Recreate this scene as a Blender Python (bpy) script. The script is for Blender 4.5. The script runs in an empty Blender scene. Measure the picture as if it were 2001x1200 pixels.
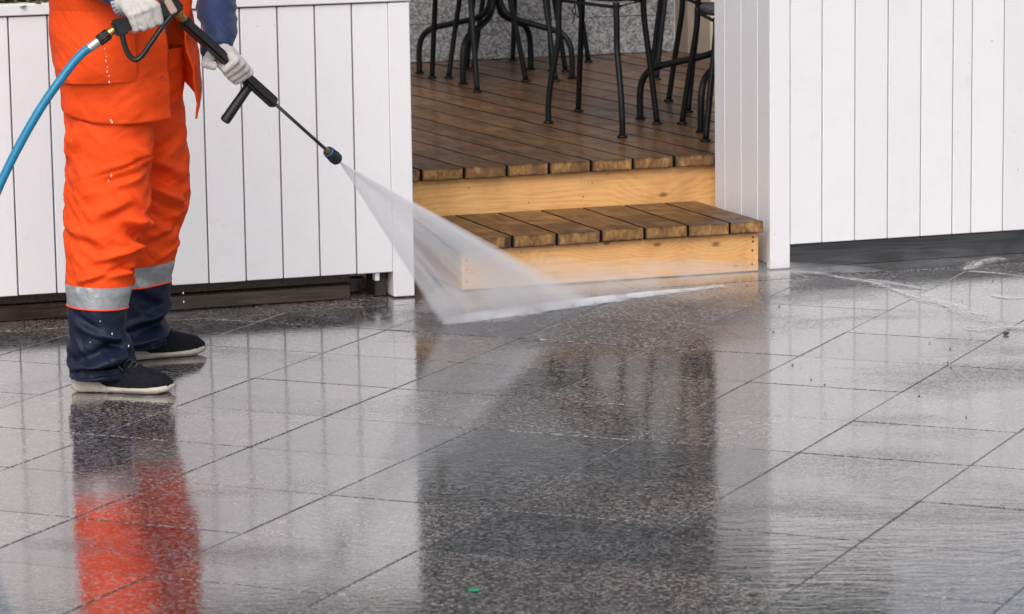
import bpy, bmesh, math, random
import numpy as np
from mathutils import Vector, Matrix, noise
random.seed(7)
rad = math.radians
SC = bpy.context.scene
COL = SC.collection

# ------------------------------------------------------------------ camera, sky, sun, exposure
cd = bpy.data.cameras.new('camera'); cam = bpy.data.objects.new('camera', cd); COL.objects.link(cam)
PITCH, ROLL = 0.1646, -0.0139
fw = Vector((0, math.cos(PITCH), -math.sin(PITCH))); rt = Vector((1, 0, 0)); up = rt.cross(fw)
R_ = math.cos(ROLL)*rt + math.sin(ROLL)*up; U_ = -math.sin(ROLL)*rt + math.cos(ROLL)*up
M = Matrix((R_, U_, -fw)).transposed().to_4x4(); M.translation = (0, 0, 1.75)
cam.matrix_world = M
cd.lens = 117.96; cd.sensor_width = 36; cd.clip_start = 0.1; cd.clip_end = 500
cd.dof.use_dof = True; cd.dof.focus_distance = 9.9; cd.dof.aperture_fstop = 9.0
SC.camera = cam

W = bpy.data.worlds.new('World'); SC.world = W; W.use_nodes = True
wn = W.node_tree; wn.nodes.clear()
SUN_EL, SUN_AZ = 43, 191            # azimuth clockwise from +Y: the light comes from behind the camera
sky = wn.nodes.new('ShaderNodeTexSky'); sky.sky_type = 'NISHITA'; sky.sun_disc = False
sky.sun_elevation = rad(SUN_EL); sky.sun_rotation = rad(SUN_AZ); sky.dust_density = 4.0; sky.air_density = 1.0
hs = wn.nodes.new('ShaderNodeHueSaturation'); hs.inputs['Saturation'].default_value = 0.36   # cloud grey
bg = wn.nodes.new('ShaderNodeBackground'); bg.inputs['Strength'].default_value = 0.125
wo = wn.nodes.new('ShaderNodeOutputWorld')
wn.links.new(sky.outputs[0], hs.inputs['Color']); wn.links.new(hs.outputs[0], bg.inputs[0]); wn.links.new(bg.outputs[0], wo.inputs[0])
sd = bpy.data.lights.new('sun', 'SUN'); sun = bpy.data.objects.new('sun', sd); COL.objects.link(sun)
sd.energy = 1.25; sd.angle = rad(55); sd.color = (1.0, 0.98, 0.985)
az, el = rad(SUN_AZ), rad(SUN_EL)
sdir = Vector((math.sin(az)*math.cos(el), math.cos(az)*math.cos(el), math.sin(el)))
sun.rotation_euler = sdir.to_track_quat('Z', 'Y').to_euler()
SC.view_settings.view_transform = 'Standard'; SC.view_settings.look = 'None'
SC.view_settings.gamma = 1.0; SC.view_settings.exposure = 0.24; SC.view_settings.use_curve_mapping = False

# ------------------------------------------------------------------ helpers
TH = rad(18.3)
OX, OY = -0.316, 10.764                      # right front corner of the left planter
CT, ST = math.cos(TH), math.sin(TH)
def wl(s, d, z=0.0):                         # terrace frame (along, depth, up) -> world
    return Vector((OX + s*CT - d*ST, OY + s*ST + d*CT, z))
TERR = Matrix.Translation((OX, OY, 0)) @ Matrix.Rotation(TH, 4, 'Z')

def tag(o, label=None, cat=None, group=None, kind=None):
    if label: o['label'] = label
    if cat: o['category'] = cat
    if group: o['group'] = group
    if kind: o['kind'] = kind
    return o
def empty(name, label=None, cat=None, mw=None, group=None, kind=None):
    o = bpy.data.objects.new(name, None); COL.objects.link(o); o.empty_display_size = 0.1
    if mw is not None: o.matrix_world = mw
    return tag(o, label, cat, group, kind)
def mesh(name, verts, faces, smooth=False):
    me = bpy.data.meshes.new(name); me.from_pydata([tuple(v) for v in verts], [], faces); me.update()
    if smooth:
        me.polygons.foreach_set('use_smooth', [True]*len(me.polygons))
    return me
def obj(name, me, mat, parent=None, loc=None, rot=None):
    o = bpy.data.objects.new(name, me); COL.objects.link(o)
    if mat is not None and len(me.materials) == 0: me.materials.append(mat)
    if parent is not None: o.parent = parent
    if loc is not None: o.location = loc
    if rot is not None: o.rotation_euler = rot
    return o
def bm_mesh(name, bm, smooth=False):
    bmesh.ops.recalc_face_normals(bm, faces=bm.faces[:])
    me = bpy.data.meshes.new(name); bm.to_mesh(me); bm.free()
    if smooth: me.polygons.foreach_set('use_smooth', [True]*len(me.polygons))
    return me
_cache = {}
def box_me(dx, dy, dz, bev=0.002, key=''):
    k = (round(dx, 4), round(dy, 4), round(dz, 4), bev, key)
    if k in _cache: return _cache[k]
    bm = bmesh.new(); bmesh.ops.create_cube(bm, size=1)
    bmesh.ops.scale(bm, vec=(dx, dy, dz), verts=bm.verts[:])
    if bev: bmesh.ops.bevel(bm, geom=bm.edges[:], offset=bev, segments=1, affect='EDGES')
    me = bm_mesh('box', bm); _cache[k] = me
    return me
def box(name, parent, mat, x0, x1, y0, y1, z0, z1, bev=0.002):
    me = box_me(x1-x0, y1-y0, z1-z0, bev, mat.name)
    return obj(name, me, mat, parent, ((x0+x1)/2, (y0+y1)/2, (z0+z1)/2))
def prism_me(poly, z0, z1, bev=0.003):
    bm = bmesh.new(); vs = [bm.verts.new((x, y, z0)) for x, y in poly]
    f = bm.faces.new(vs); r = bmesh.ops.extrude_face_region(bm, geom=[f])
    bmesh.ops.translate(bm, vec=(0, 0, z1-z0), verts=[v for v in r['geom'] if isinstance(v, bmesh.types.BMVert)])
    if bev: bmesh.ops.bevel(bm, geom=bm.edges[:], offset=bev, segments=1, affect='EDGES')
    return bm_mesh('prism', bm)
def smooth_path(pts, n=8):
    P = [Vector(p) for p in pts]; out = []
    for i in range(len(P)-1):
        p0 = P[max(i-1, 0)]; p1 = P[i]; p2 = P[i+1]; p3 = P[min(i+2, len(P)-1)]
        for k in range(n):
            t = k/n
            out.append(0.5*((2*p1)+(p2-p0)*t+(2*p0-5*p1+4*p2-p3)*t*t+(3*p1-p0-3*p2+p3)*t**3))
    out.append(P[-1]); return out
def tube_data(path, r, sides=10, cap=True):
    V, F = [], []; n = len(path); rr = r if hasattr(r, '__len__') else [r]*n
    prev = None
    for i, p in enumerate(path):
        t = (path[min(i+1, n-1)]-path[max(i-1, 0)]).normalized()
        if prev is None:
            a = Vector((0, 0, 1)) if abs(t.z) < .9 else Vector((1, 0, 0))
            u = t.cross(a).normalized()
        else:
            u = (prev - t*prev.dot(t)).normalized()
        prev = u; w = t.cross(u)
        for k in range(sides):
            a = 2*math.pi*k/sides
            V.append(p + (u*math.cos(a) + w*math.sin(a))*rr[i])
    for i in range(n-1):
        for k in range(sides):
            a, b = i*sides+k, i*sides+(k+1) % sides
            F.append((a, b, b+sides, a+sides))
    if cap:
        F.append(tuple(range(sides-1, -1, -1))); F.append(tuple(range((n-1)*sides, n*sides)))
    return V, F
def join_data(parts):
    V, F = [], []
    for v, f in parts:
        o = len(V); V += list(v); F += [tuple(i+o for i in q) for q in f]
    return V, F
def tube(name, pts, r, mat, parent=None, sides=10, n=8, straight=False):
    path = [Vector(p) for p in pts] if straight else smooth_path(pts, n)
    if hasattr(r, '__len__') and len(r) != len(path):
        r = list(np.interp(np.linspace(0, 1, len(path)), np.linspace(0, 1, len(r)), r))
    v, f = tube_data(path, r, sides)
    me = mesh(name, v, f, True)
    o = obj(name, me, mat, parent)
    return o
def lathe(name, prof, p0, axis, mat, parent=None, sides=16, flat=False):
    """prof: list of (distance along axis, radius)"""
    ax = Vector(axis).normalized(); p0 = Vector(p0)
    a = Vector((0, 0, 1)) if abs(ax.z) < .9 else Vector((1, 0, 0)); u = ax.cross(a).normalized(); w = ax.cross(u)
    V, F = [], []
    for h, r in prof:
        for k in range(sides):
            t = 2*math.pi*k/sides; V.append(p0+ax*h+(u*math.cos(t)+w*math.sin(t))*r)
    for i in range(len(prof)-1):
        for k in range(sides):
            b = i*sides+(k+1) % sides; F.append((i*sides+k, b, b+sides, i*sides+k+sides))
    F.append(tuple(range(sides-1, -1, -1))); F.append(tuple(range((len(prof)-1)*sides, len(prof)*sides)))
    me = mesh(name, V, F, not flat)
    if not flat:
        me.set_sharp_from_angle(angle=rad(40))
    return obj(name, me, mat, parent)

# ------------------------------------------------------------------ materials
class NT:
    def __init__(self, name):
        self.m = bpy.data.materials.new(name); self.m.use_nodes = True
        self.t = self.m.node_tree; self.b = self.t.nodes['Principled BSDF']; self.out = self.t.nodes['Material Output']
    def n(self, typ, ins=None, **kw):
        nd = self.t.nodes.new('ShaderNode'+typ)
        for k, v in kw.items(): setattr(nd, k, v)
        for k, v in (ins or {}).items(): self.set(nd.inputs[k], v)
        return nd
    def set(self, sock, v):
        if isinstance(v, bpy.types.NodeSocket): self.t.links.new(v, sock)
        elif isinstance(v, bpy.types.Node): self.t.links.new(v.outputs[0], sock)
        else: sock.default_value = v
    def math(self, op, a, b=0.0, c=None, clamp=False):
        nd = self.n('Math', operation=op, use_clamp=clamp); self.set(nd.inputs[0], a); self.set(nd.inputs[1], b)
        if c is not None: self.set(nd.inputs[2], c)
        return nd.outputs[0]
    def ramp(self, fac, stops, interp='LINEAR'):
        nd = self.n('ValToRGB'); self.set(nd.inputs[0], fac); cr = nd.color_ramp; cr.interpolation = interp
        while len(cr.elements) < len(stops): cr.elements.new(0.5)
        for e, (p, c) in zip(cr.elements, stops):
            e.position = p; e.color = (c, c, c, 1) if not hasattr(c, '__len__') else (*c, 1)
        return nd.outputs[0]
    def noise(self, vec, scale, detail=3, rough=0.55, dist=0.0):
        nd = self.n('TexNoise', {'Scale': scale, 'Detail': detail, 'Roughness': rough, 'Distortion': dist})
        if vec is not None: self.set(nd.inputs['Vector'], vec)
        return nd.outputs[0]
    def mix(self, fac, a, b, mode='MIX'):
        nd = self.n('Mix', data_type='RGBA', blend_type=mode); self.set(nd.inputs[0], fac); self.set(nd.inputs[6], a); self.set(nd.inputs[7], b)
        return nd.outputs[2]
    def map(self, vec, scale=(1, 1, 1), loc=(0, 0, 0), rot=(0, 0, 0)):
        nd = self.n('Mapping', {'Scale': scale, 'Location': loc, 'Rotation': rot}); self.set(nd.inputs[0], vec); return nd.outputs[0]
    def bump(self, h, dist, strength=1.0, normal=None):
        nd = self.n('Bump', {'Height': h, 'Distance': dist, 'Strength': strength})
        if normal is not None: self.set(nd.inputs['Normal'], normal)
        return nd.outputs[0]
    def P(self, **kw):
        for k, v in kw.items(): self.set(self.b.inputs[k.replace('_', ' ')], v)
        return self
def c3(r, g, b): return (r, g, b, 1)

def objvec(T):      # object coordinates shifted at random per object, so that no two pieces look alike
    tc = T.n('TexCoord'); oi = T.n('ObjectInfo')
    sh = T.n('VectorMath', operation='MULTIPLY_ADD'); T.set(sh.inputs[0], oi.outputs['Random']); sh.inputs[1].default_value = (17, 31, 23)
    T.set(sh.inputs[2], tc.outputs['Object'])
    return sh.outputs[0], oi.outputs['Random']

def granite_wet(name='wet_granite'):
    T = NT(name); pos = T.n('NewGeometry').outputs['Position']; rnd = T.n('ObjectInfo').outputs['Random']
    v1 = T.n('TexVoronoi', {'Vector': pos, 'Scale': 145.0}).outputs['Color']
    v1g = T.n('SeparateColor', {0: v1}).outputs[0]
    n1 = T.noise(pos, 86, 4, .72); n2 = T.noise(pos, 3.2, 4, .6); n3 = T.noise(pos, 380, 2)
    grain = T.math('ADD', T.math('MULTIPLY', v1g, .50), T.math('MULTIPLY', n1, .50))
    col = T.ramp(grain, [(.24, (.007, .007, .0075)), (.42, (.050, .048, .049)), (.59, (.160, .150, .147)), (.75, (.37, .35, .342))])
    col = T.mix(T.math('MULTIPLY', n3, .3), col, c3(.075, .070, .070))
    tint = T.ramp(rnd, [(0, (.68, .72, .77)), (.4, (.94, .94, .95)), (.7, (1.08, 1.02, .99)), (1, (1.32, 1.25, 1.22))])
    col = T.mix(1.0, col, tint, 'MULTIPLY')
    dirt = T.ramp(n2, [(.35, 1.0), (.7, .72)])
    col = T.mix(1.0, col, dirt, 'MULTIPLY')
    # water film: flat where deep, grain showing through where thin
    big = T.noise(T.map(pos, (1, 1.4, 1)), 1.15, 3, .5, .6)
    film = T.ramp(big, [(.29, 0.0), (.46, 1.0)])
    sp_ = T.n('VectorMath', operation='DISTANCE'); T.set(sp_.inputs[0], T.map(pos, (1, 1.0, 1))); sp_.inputs[1].default_value = (.25, 10.32, 0)
    turb = T.ramp(T.math('ADD', sp_.outputs['Value'], T.math('MULTIPLY', T.noise(pos, 4, 3), .5)), [(.60, 1.0), (1.35, 0.0)])   # churned by the jet
    film = T.math('MULTIPLY', film, T.math('SUBTRACT', 1.0, turb))
    stone = T.ramp(grain, [(.44, 0.0), (.56, 1.0)])               # grains that stand out of the film
    thin = T.math('MULTIPLY', stone, T.math('MULTIPLY_ADD', film, -.40, .80))
    rough = T.math('ADD', T.math('MULTIPLY_ADD', film, -.17, .22), T.math('MULTIPLY', turb, .22))
    rpl = T.map(pos, (1.0, 1.9, 1.0), rot=(0, 0, rad(8)))
    r1 = T.noise(rpl, 26, 3, .55); r2 = T.noise(rpl, 95, 2, .5)
    # running water: bigger ripples in front of the right planter
    mv = T.n('VectorMath', operation='DISTANCE'); T.set(mv.inputs[0], pos); mv.inputs[1].default_value = (1.15, 7.1, 0)
    run = T.ramp(T.math('MULTIPLY', mv.outputs['Value'], .5), [(.12, 1.0), (.62, 0.0)])
    r3 = T.noise(T.map(pos, (2.2, 10, 1), rot=(0, 0, rad(-10))), 3.0, 3, .55, .8)
    h = T.math('ADD', T.math('MULTIPLY', r1, .00030), T.math('MULTIPLY', r2, .00007))
    h = T.math('ADD', h, T.math('MULTIPLY', T.math('MULTIPLY', run, r3), .0014))
    hc = T.math('ADD', h, T.math('MULTIPLY', grain, .00018))
    hg = T.math('ADD', h, T.math('MULTIPLY', T.math('SUBTRACT', 1.0, T.math('MULTIPLY', film, .8)), T.math('MULTIPLY', grain, .00045)))
    T.P(Base_Color=col, Roughness=T.math('MULTIPLY_ADD', thin, .25, rough), IOR=1.6, Normal=T.bump(hg, 1.0), Coat_Weight=T.math('MULTIPLY', T.math('MULTIPLY_ADD', film, .35, .65), T.math('SUBTRACT', 1.0, thin)), Coat_Roughness=T.math('ADD', T.math('MULTIPLY_ADD', film, -.055, .07), T.math('MULTIPLY', turb, .30)), Coat_IOR=1.80)
    T.set(T.b.inputs['Coat Normal'], T.bump(hc, 1.0))
    return T.m

def white_paint():
    T = NT('white_paint'); v, rnd = objvec(T)
    g = T.noise(T.map(v, (30, 30, 1.6)), 3, 4, .6, .4)
    kn = T.n('TexVoronoi', {'Vector': T.map(v, (5.5, 5.5, 2.6)), 'Scale': 1.0, 'Randomness': 1.0}).outputs['Distance']
    ring = T.math('SINE', T.math('MULTIPLY', kn, 150))
    near = T.ramp(kn, [(.02, 1.0), (.09, 0.0)])
    scr = T.noise(T.map(v, (14, 14, 60)), 2.0, 3, .7); scm = T.ramp(scr, [(.71, 0.0), (.735, 1.0)])
    dirt = T.ramp(T.noise(v, 9, 5, .65), [(.5, 0.0), (.85, .35)])
    spk = T.ramp(T.noise(v, 70, 1, .5), [(.79, 0.0), (.81, .55)])
    col = T.mix(dirt, c3(.765, .755, .775), c3(.66, .64, .635))
    col = T.mix(T.math('MULTIPLY', near, T.math('MULTIPLY_ADD', ring, .10, .12)), col, c3(.45, .42, .40))
    col = T.mix(T.math('MULTIPLY', scm, .25), col, c3(.5, .48, .46)); col = T.mix(spk, col, c3(.33, .30, .28))
    val = T.math('MULTIPLY_ADD', rnd, .06, .955); col = T.mix(1.0, col, T.n('CombineColor', {0: val, 1: val, 2: val}), 'MULTIPLY')
    h = T.math('ADD', T.math('MULTIPLY', g, .0005), T.math('ADD', T.math('MULTIPLY', T.math('MULTIPLY', near, ring), .0004), T.math('MULTIPLY', scm, -.0007)))
    T.P(Base_Color=col, Roughness=T.math('MULTIPLY_ADD', g, .2, .32), Normal=T.bump(h, 1.0), IOR=1.45)
    return T.m

def wood(name, c_dark, c_mid, c_light, axis=1, rough=(.28, .6), worn=None, knots=.6, coat=0.0, gscale=1.0):
    T = NT(name); v, rnd = objvec(T)
    sc = [26*gscale]*3; sc[axis] = 1.3*gscale
    g = T.noise(T.map(v, tuple(sc)), 1.0, 5, .6, 1.2)
    sc2 = [110]*3; sc2[axis] = 2.0
    f = T.noise(T.map(v, tuple(sc2)), 1.5, 3, .6)
    ks = [6.5]*3; ks[axis] = 2.0
    kn = T.n('TexVoronoi', {'Vector': T.map(v, tuple(ks)), 'Scale': 1.0}).outputs['Distance']
    wob = T.math('SINE', T.math('MULTIPLY_ADD', g, 26, T.math('MULTIPLY', kn, 9)))
    gr = T.math('ADD', T.math('MULTIPLY', T.math('MULTIPLY_ADD', wob, .5, .5), .35), T.math('ADD', T.math('MULTIPLY', g, .45), T.math('MULTIPLY', f, .3)))
    col = T.ramp(gr, [(.25, c_dark), (.52, c_mid), (.85, c_light)])
    km = T.ramp(kn, [(.05, knots), (.10, 0.0)])
    col = T.mix(km, col, c3(*[x*.45 for x in c_dark]))
    if worn:
        w = T.ramp(T.noise(v, 7, 5, .65), [(.52, 0.0), (.74, .75)]); col = T.mix(w, col, c3(*worn))
        bl = T.ramp(T.noise(T.map(v, (1, 1, 1), (5, 3, 1)), 3.0, 4, .6), [(.45, 0.0), (.75, .55)]); col = T.mix(bl, col, c3(*[x*.55 for x in c_dark]))
    val = T.math('MULTIPLY_ADD', rnd, .45, .78); col = T.mix(1.0, col, T.n('CombineColor', {0: val, 1: val, 2: val}), 'MULTIPLY')
    ro = T.ramp(T.noise(v, 5, 4, .6), [(.35, rough[0]), (.65, rough[1])])
    T.P(Base_Color=col, Roughness=ro, Normal=T.bump(T.math('ADD', T.math('MULTIPLY', f, .0007), T.math('MULTIPLY', g, .0006)), 1.0), Coat_Weight=coat, Coat_Roughness=.15)
    return T.m

def simple(name, col, rough=.5, metal=0.0, bump=None, var=0.0, vscale=20, coat=0.0, spec=.5):
    T = NT(name); v, rnd = objvec(T)
    c = c3(*col)
    if var:
        c = T.mix(T.ramp(T.noise(v, vscale, 4, .6), [(.3, 0.0), (.7, 1.0)]), c3(*[x*(1-var) for x in col]), c3(*[min(1, x*(1+var)) for x in col]))
    T.P(Base_Color=c, Roughness=rough, Metallic=metal, Coat_Weight=coat)
    T.b.inputs['Specular IOR Level'].default_value = spec
    if bump: T.P(Normal=T.bump(T.noise(v, bump[0], 4, .6), bump[1]))
    return T.m

def granite_dry():
    T = NT('grey_granite'); v, rnd = objvec(T)
    vo = T.n('SeparateColor', {0: T.n('TexVoronoi', {'Vector': v, 'Scale': 130.0}).outputs['Color']}).outputs[0]
    n = T.noise(v, 60, 4, .7); k = T.math('ADD', T.math('MULTIPLY', vo, .5), T.math('MULTIPLY', n, .5))
    col = T.ramp(k, [(.2, (.06, .06, .062)), (.45, (.17, .168, .17)), (.75, (.36, .355, .355))])
    val = T.math('MULTIPLY_ADD', rnd, .25, .85); col = T.mix(1.0, col, T.n('CombineColor', {0: val, 1: val, 2: val}), 'MULTIPLY')
    T.P(Base_Color=col, Roughness=.6, Normal=T.bump(k, .0008))
    return T.m

M_pav = granite_wet()
M_white = white_paint()
M_deck = wood('wet_deck_wood', (.050, .022, .008), (.105, .046, .016), (.17, .078, .028), 1, (.32, .6), worn=(.22, .105, .036), coat=.22)
M_step = wood('worn_step_wood', (.040, .018, .007), (.095, .041, .013), (.20, .093, .029), 1, (.3, .62), worn=(.36, .175, .055), coat=.1)
def end_grain():
    T = NT('plank_end_grain'); v, rnd = objvec(T); tc = T.n('TexCoord').outputs['Object']; sp = T.n('SeparateXYZ', {0: tc})
    n = T.noise(T.map(v, (1, 1, .8)), 34, 5, .65, .6); m = T.noise(v, 11, 4, .6); f = T.noise(T.map(v, (1, 1, .35)), 120, 3, .6)
    col = T.ramp(T.math('ADD', T.math('MULTIPLY', n, .6), T.math('MULTIPLY', f, .4)), [(.28, (.055, .024, .008)), (.46, (.22, .105, .030)), (.60, (.40, .215, .070)), (.8, (.52, .31, .12))])
    col = T.mix(T.ramp(m, [(.42, 0.0), (.68, .8)]), col, c3(.085, .042, .016))
    ex = T.math('ABSOLUTE', sp.outputs[0]); ex = T.math('SUBTRACT', .0725, ex); ez = T.math('MINIMUM', sp.outputs[2], T.math('SUBTRACT', .040, sp.outputs[2]))
    ed = T.math('ADD', T.math('MINIMUM', ex, ez), T.math('MULTIPLY', T.math('SUBTRACT', n, .5), .012))
    col = T.mix(T.ramp(T.math('MULTIPLY', ed, 100), [(.0, .92), (.55, .25), (1.0, 0.0)]), col, c3(.020, .011, .006))
    T.P(Base_Color=col, Roughness=.6, Normal=T.bump(n, .0012)); return T.m
M_end = end_grain()
M_pine = wood('pine_riser', (.48, .215, .065), (.62, .32, .110), (.70, .41, .165), 0, (.4, .65), knots=.8, gscale=1.6)
def pine(name, knots):
    T = NT(name); tc = T.n('TexCoord').outputs['Object']; sp = T.n('SeparateXYZ', {0: tc}); x, z_ = sp.outputs[0], sp.outputs[2]
    w = T.noise(T.map(tc, (2.2, 1, 9)), 1.0, 4, .55, .5); f = T.noise(T.map(tc, (2.5, 20, 150)), 1.0, 4, .6); b = T.noise(T.map(tc, (1, 1, 2.5)), 5, 4, .6)
    pull = None; km = None
    for kx, kz, kr in knots:
        dx = T.math('MULTIPLY', T.math('SUBTRACT', x, kx), .55); dz = T.math('SUBTRACT', z_, kz)
        d = T.math('SQRT', T.math('ADD', T.math('MULTIPLY', dx, dx), T.math('MULTIPLY', dz, dz)))
        d = T.math('ADD', d, T.math('MULTIPLY', T.math('SUBTRACT', f, .5), .004))
        m_ = T.ramp(T.math('DIVIDE', d, kr*2), [(.0, .95), (.22, .75), (.36, .30), (.50, 0.0)]); p_ = T.ramp(T.math('DIVIDE', d, kr*9), [(.0, 1.0), (1.0, 0.0)])
        km = m_ if km is None else T.math('MAXIMUM', km, m_); pull = p_ if pull is None else T.math('MAXIMUM', pull, p_)
    ph = T.math('ADD', T.math('MULTIPLY', z_, 320), T.math('ADD', T.math('MULTIPLY', w, 34), T.math('MULTIPLY', pull, 26)))
    ring = T.math('MULTIPLY_ADD', T.math('SINE', ph), .5, .5)
    k = T.math('ADD', T.math('MULTIPLY', ring, .13), T.math('ADD', T.math('MULTIPLY', f, .50), T.math('MULTIPLY', b, .40)))
    col = T.ramp(k, [(.25, (.56, .26, .085)), (.5, (.76, .405, .145)), (.8, (.86, .53, .22))])
    col = T.mix(km, col, c3(.12, .042, .014)); col = T.mix(T.math('MULTIPLY', pull, .28), col, c3(.36, .15, .045))
    sp2 = T.ramp(T.noise(T.map(tc, (1, 1, 1.6)), 55, 1), [(.775, 0.0), (.80, .8)]); col = T.mix(sp2, col, c3(.10, .045, .02))
    st = T.ramp(T.noise(T.map(tc, (1, 1, .6)), 6, 4, .6), [(.48, 0.0), (.75, .35)]); col = T.mix(st, col, c3(.33, .16, .055))
    T.P(Base_Color=col, Roughness=.5, Normal=T.bump(T.math('ADD', f, T.math('MULTIPLY', ring, .3)), .0005)); return T.m
M_pine1 = pine('pine_step_riser', [(.16, .045, .010), (.37, .035, .012), (-.02, .060, .009), (-.36, .01, .008), (.44, -.045, .006)])
M_pine2 = pine('pine_deck_riser', [(.18, .050, .012), (-.085, .105, .003), (1.1, 0, .01)])
M_dark = wood('dark_base_board', (.020, .021, .024), (.036, .037, .041), (.062, .062, .068), 0, (.35, .6), knots=0)
M_sleeper = wood('wet_dark_sleeper', (.012, .007, .004), (.03, .018, .011), (.06, .04, .027), 0, (.15, .45), knots=0, coat=.5)
M_gran = granite_dry()
M_steel = simple('black_powder_coat', (.0045, .005, .006), .5, .0, bump=(400, .0001), var=.3, vscale=60, spec=.22)
M_cream = simple('cream_render', (.62, .56, .43), .8, var=.06)
M_brownwall = simple('taupe_render', (.22, .17, .13), .8, var=.08)
M_pot = simple('dark_olive_pot', (.05, .052, .040), .6, var=.2)
M_soil = simple('dark_soil', (.035, .024, .016), .95, bump=(60, .03), var=.5)
M_joint = simple('joint_sand', (.045, .041, .040), .22, var=.85, vscale=7, coat=.6)
M_groove = simple('bare_wood_edge', (.20, .12, .075), .8, var=.3)
M_plinth = simple('wet_dark_plinth', (.035, .028, .023), .35, bump=(250, .002), var=.7, vscale=160)
M_gap = simple('gap_shade_wood', (.012, .0065, .004), .9, spec=.1)  # near-black wood, its colour stands in for shade in the plank gaps
M_screw = simple('rusty_screw', (.05, .03, .02), .5, .6)

# ------------------------------------------------------------------ ground and pavement
g = 60.0
ground = obj('ground', mesh('ground', [(-g, -g, -.05), (g, -g, -.05), (g, g+20, -.05), (-g, g+20, -.05)], [(0, 1, 2, 3)]), M_pav)
tag(ground, 'wet granite ground reaching far beyond the pavers', None, kind='structure')
YAW = rad(-24.166); EU = Vector((math.cos(YAW), math.sin(YAW), 0)); EV = Vector((-math.sin(YAW), math.cos(YAW), 0))
DU, DV, U0, V0 = .44509, .42558, -4.9484, 9.0930
DBORD = -.135                                  # joint between the grid and the border slabs along the planters
bm = bmesh.new()
bed = [(-3.4, 3.4), (-2.6, 5.2)]
vs = [(-4.5, 4.6, -.0032), (4.6, 4.6, -.0032), (4.6, 12.4, -.0032), (-4.5, 12.4, -.0032), (-4.5, 4.6, -.049), (4.6, 4.6, -.049), (4.6, 12.4, -.049), (-4.5, 12.4, -.049)]
pavement = obj('pavement', mesh('bed', vs, [(0, 1, 2, 3), (0, 4, 5, 1), (1, 5, 6, 2), (2, 6, 7, 3), (3, 7, 4, 0)]), M_joint)
bm.free()
tag(pavement, 'wet grey granite pavers laid in a square grid', None, kind='structure')
GAP = .0036
def paver_me():
    bm = bmesh.new(); bmesh.ops.create_cube(bm, size=1); bmesh.ops.scale(bm, vec=(DU-GAP, DV-GAP, .04), verts=bm.verts[:])
    bmesh.ops.bevel(bm, geom=[e for e in bm.edges if e.verts[0].co.z > 0 or e.verts[1].co.z > 0], offset=.0016, segments=1, affect='EDGES')
    return bm_mesh('paver', bm)
pm = paver_me()
NRM = Vector((-ST, CT, 0)); TAN = Vector((CT, ST, 0)); O2 = Vector((OX, OY, 0))
for k in range(-14, 16):
    for j in range(-14, 16):
        c = EU*(U0+(k+.5)*DU) + EV*(V0-(j+.5)*DV)
        d = (c-O2).dot(NRM)
        if c.y < 5.9 or abs(c.x) > 0.155*c.y + 1.15 or d > DBORD+.33: continue
        tilt = (random.uniform(-.0012, .0012), random.uniform(-.0012, .0012), YAW)
        loc = (c.x, c.y, -.02 + random.uniform(-.0008, .0008))
        if d > DBORD-.33:
            m2 = pm.copy(); b2 = bmesh.new(); b2.from_mesh(m2)
            mw = Matrix.Translation(loc) @ Matrix.Rotation(YAW, 4, 'Z'); inv = mw.inverted()
            pc = inv @ wl(0, DBORD-GAP/2, 0); pn = inv.to_3x3() @ NRM
            bmesh.ops.bisect_plane(b2, geom=b2.verts[:]+b2.edges[:]+b2.faces[:], plane_co=pc, plane_no=pn, clear_outer=True)
            if len(b2.faces) < 4: b2.free(); continue
            ed = [e for e in b2.edges if e.is_boundary]
            bmesh.ops.holes_fill(b2, edges=ed); b2.to_mesh(m2); b2.free()
            obj('paver', m2, M_pav, pavement, loc, tilt)
        else:
            obj('paver', pm, M_pav, pavement, loc, tilt)
L = .62
bme = box_me(L-GAP, .62-GAP, .04, .0025, 'border')
for i in range(-6, 8):
    o = obj('paver', bme, M_pav, pavement, wl(.09+(i+.5)*L, DBORD+.31, -.02+random.uniform(-.0006, .0006)), (0, 0, TH))

# ------------------------------------------------------------------ left planter
def planter(name, label):
    return empty(name, label, 'planter', TERR)
PL = planter('wooden_planter', 'white board planter behind the worker in orange, open gap under its boards')
CAPZ = .961
bw = .1222
for i in range(21):                           # front boards, from the corner post to the left
    x1 = -.0725 - i*bw + .0005; x0 = x1 - bw + .0048
    box('board', PL, M_white, x0, x1, 0.0, .020, .088+random.uniform(-.0015, .0015), CAPZ-.004)
box('corner_post', PL, M_white, -.0712, 0, -.004, .07, .004, CAPZ-.004, .003)
box('backing', PL, M_groove, -2.64, -.02, .0205, .030, .11, .95, 0)
box('cap_rail', PL, M_white, -2.64, .004, -.010, .062, CAPZ, .997, .003)
box('cap_rail', PL, M_white, -2.64, .004, .50, .56, CAPZ, .997, .003)
box('end_panel', PL, M_white, -.02, -.0005, .0705, .53, .02, CAPZ-.003)
box('back_panel', PL, M_white, -2.64, -.021, .53, .55, .02, CAPZ-.003)
so = box('soil', PL, M_soil, -2.64, -.021, .063, .499, .80, .975, 0)
# under the boards: wet sleepers, a light block and a short white stub
box('sleeper', PL, M_sleeper, -2.64, -.205, .034, .16, .001, .050, .004)
box('plinth', PL, M_plinth, -2.64, -.20, .060, .19, .051, .10, .003)
box('plinth', PL, M_plinth, -.118, -.080, .050, .16, .001, .10, .003)
box('sleeper', PL, M_sleeper, -.20, -.12, .16, .26, .001, .050, .003)
box('block', PL, M_cream, -.20, -.13, .17, .25, .052, .10, .003)
box('stub', PL, M_white, -.128, -.113, .012, .046, .058, .092, .002)

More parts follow.
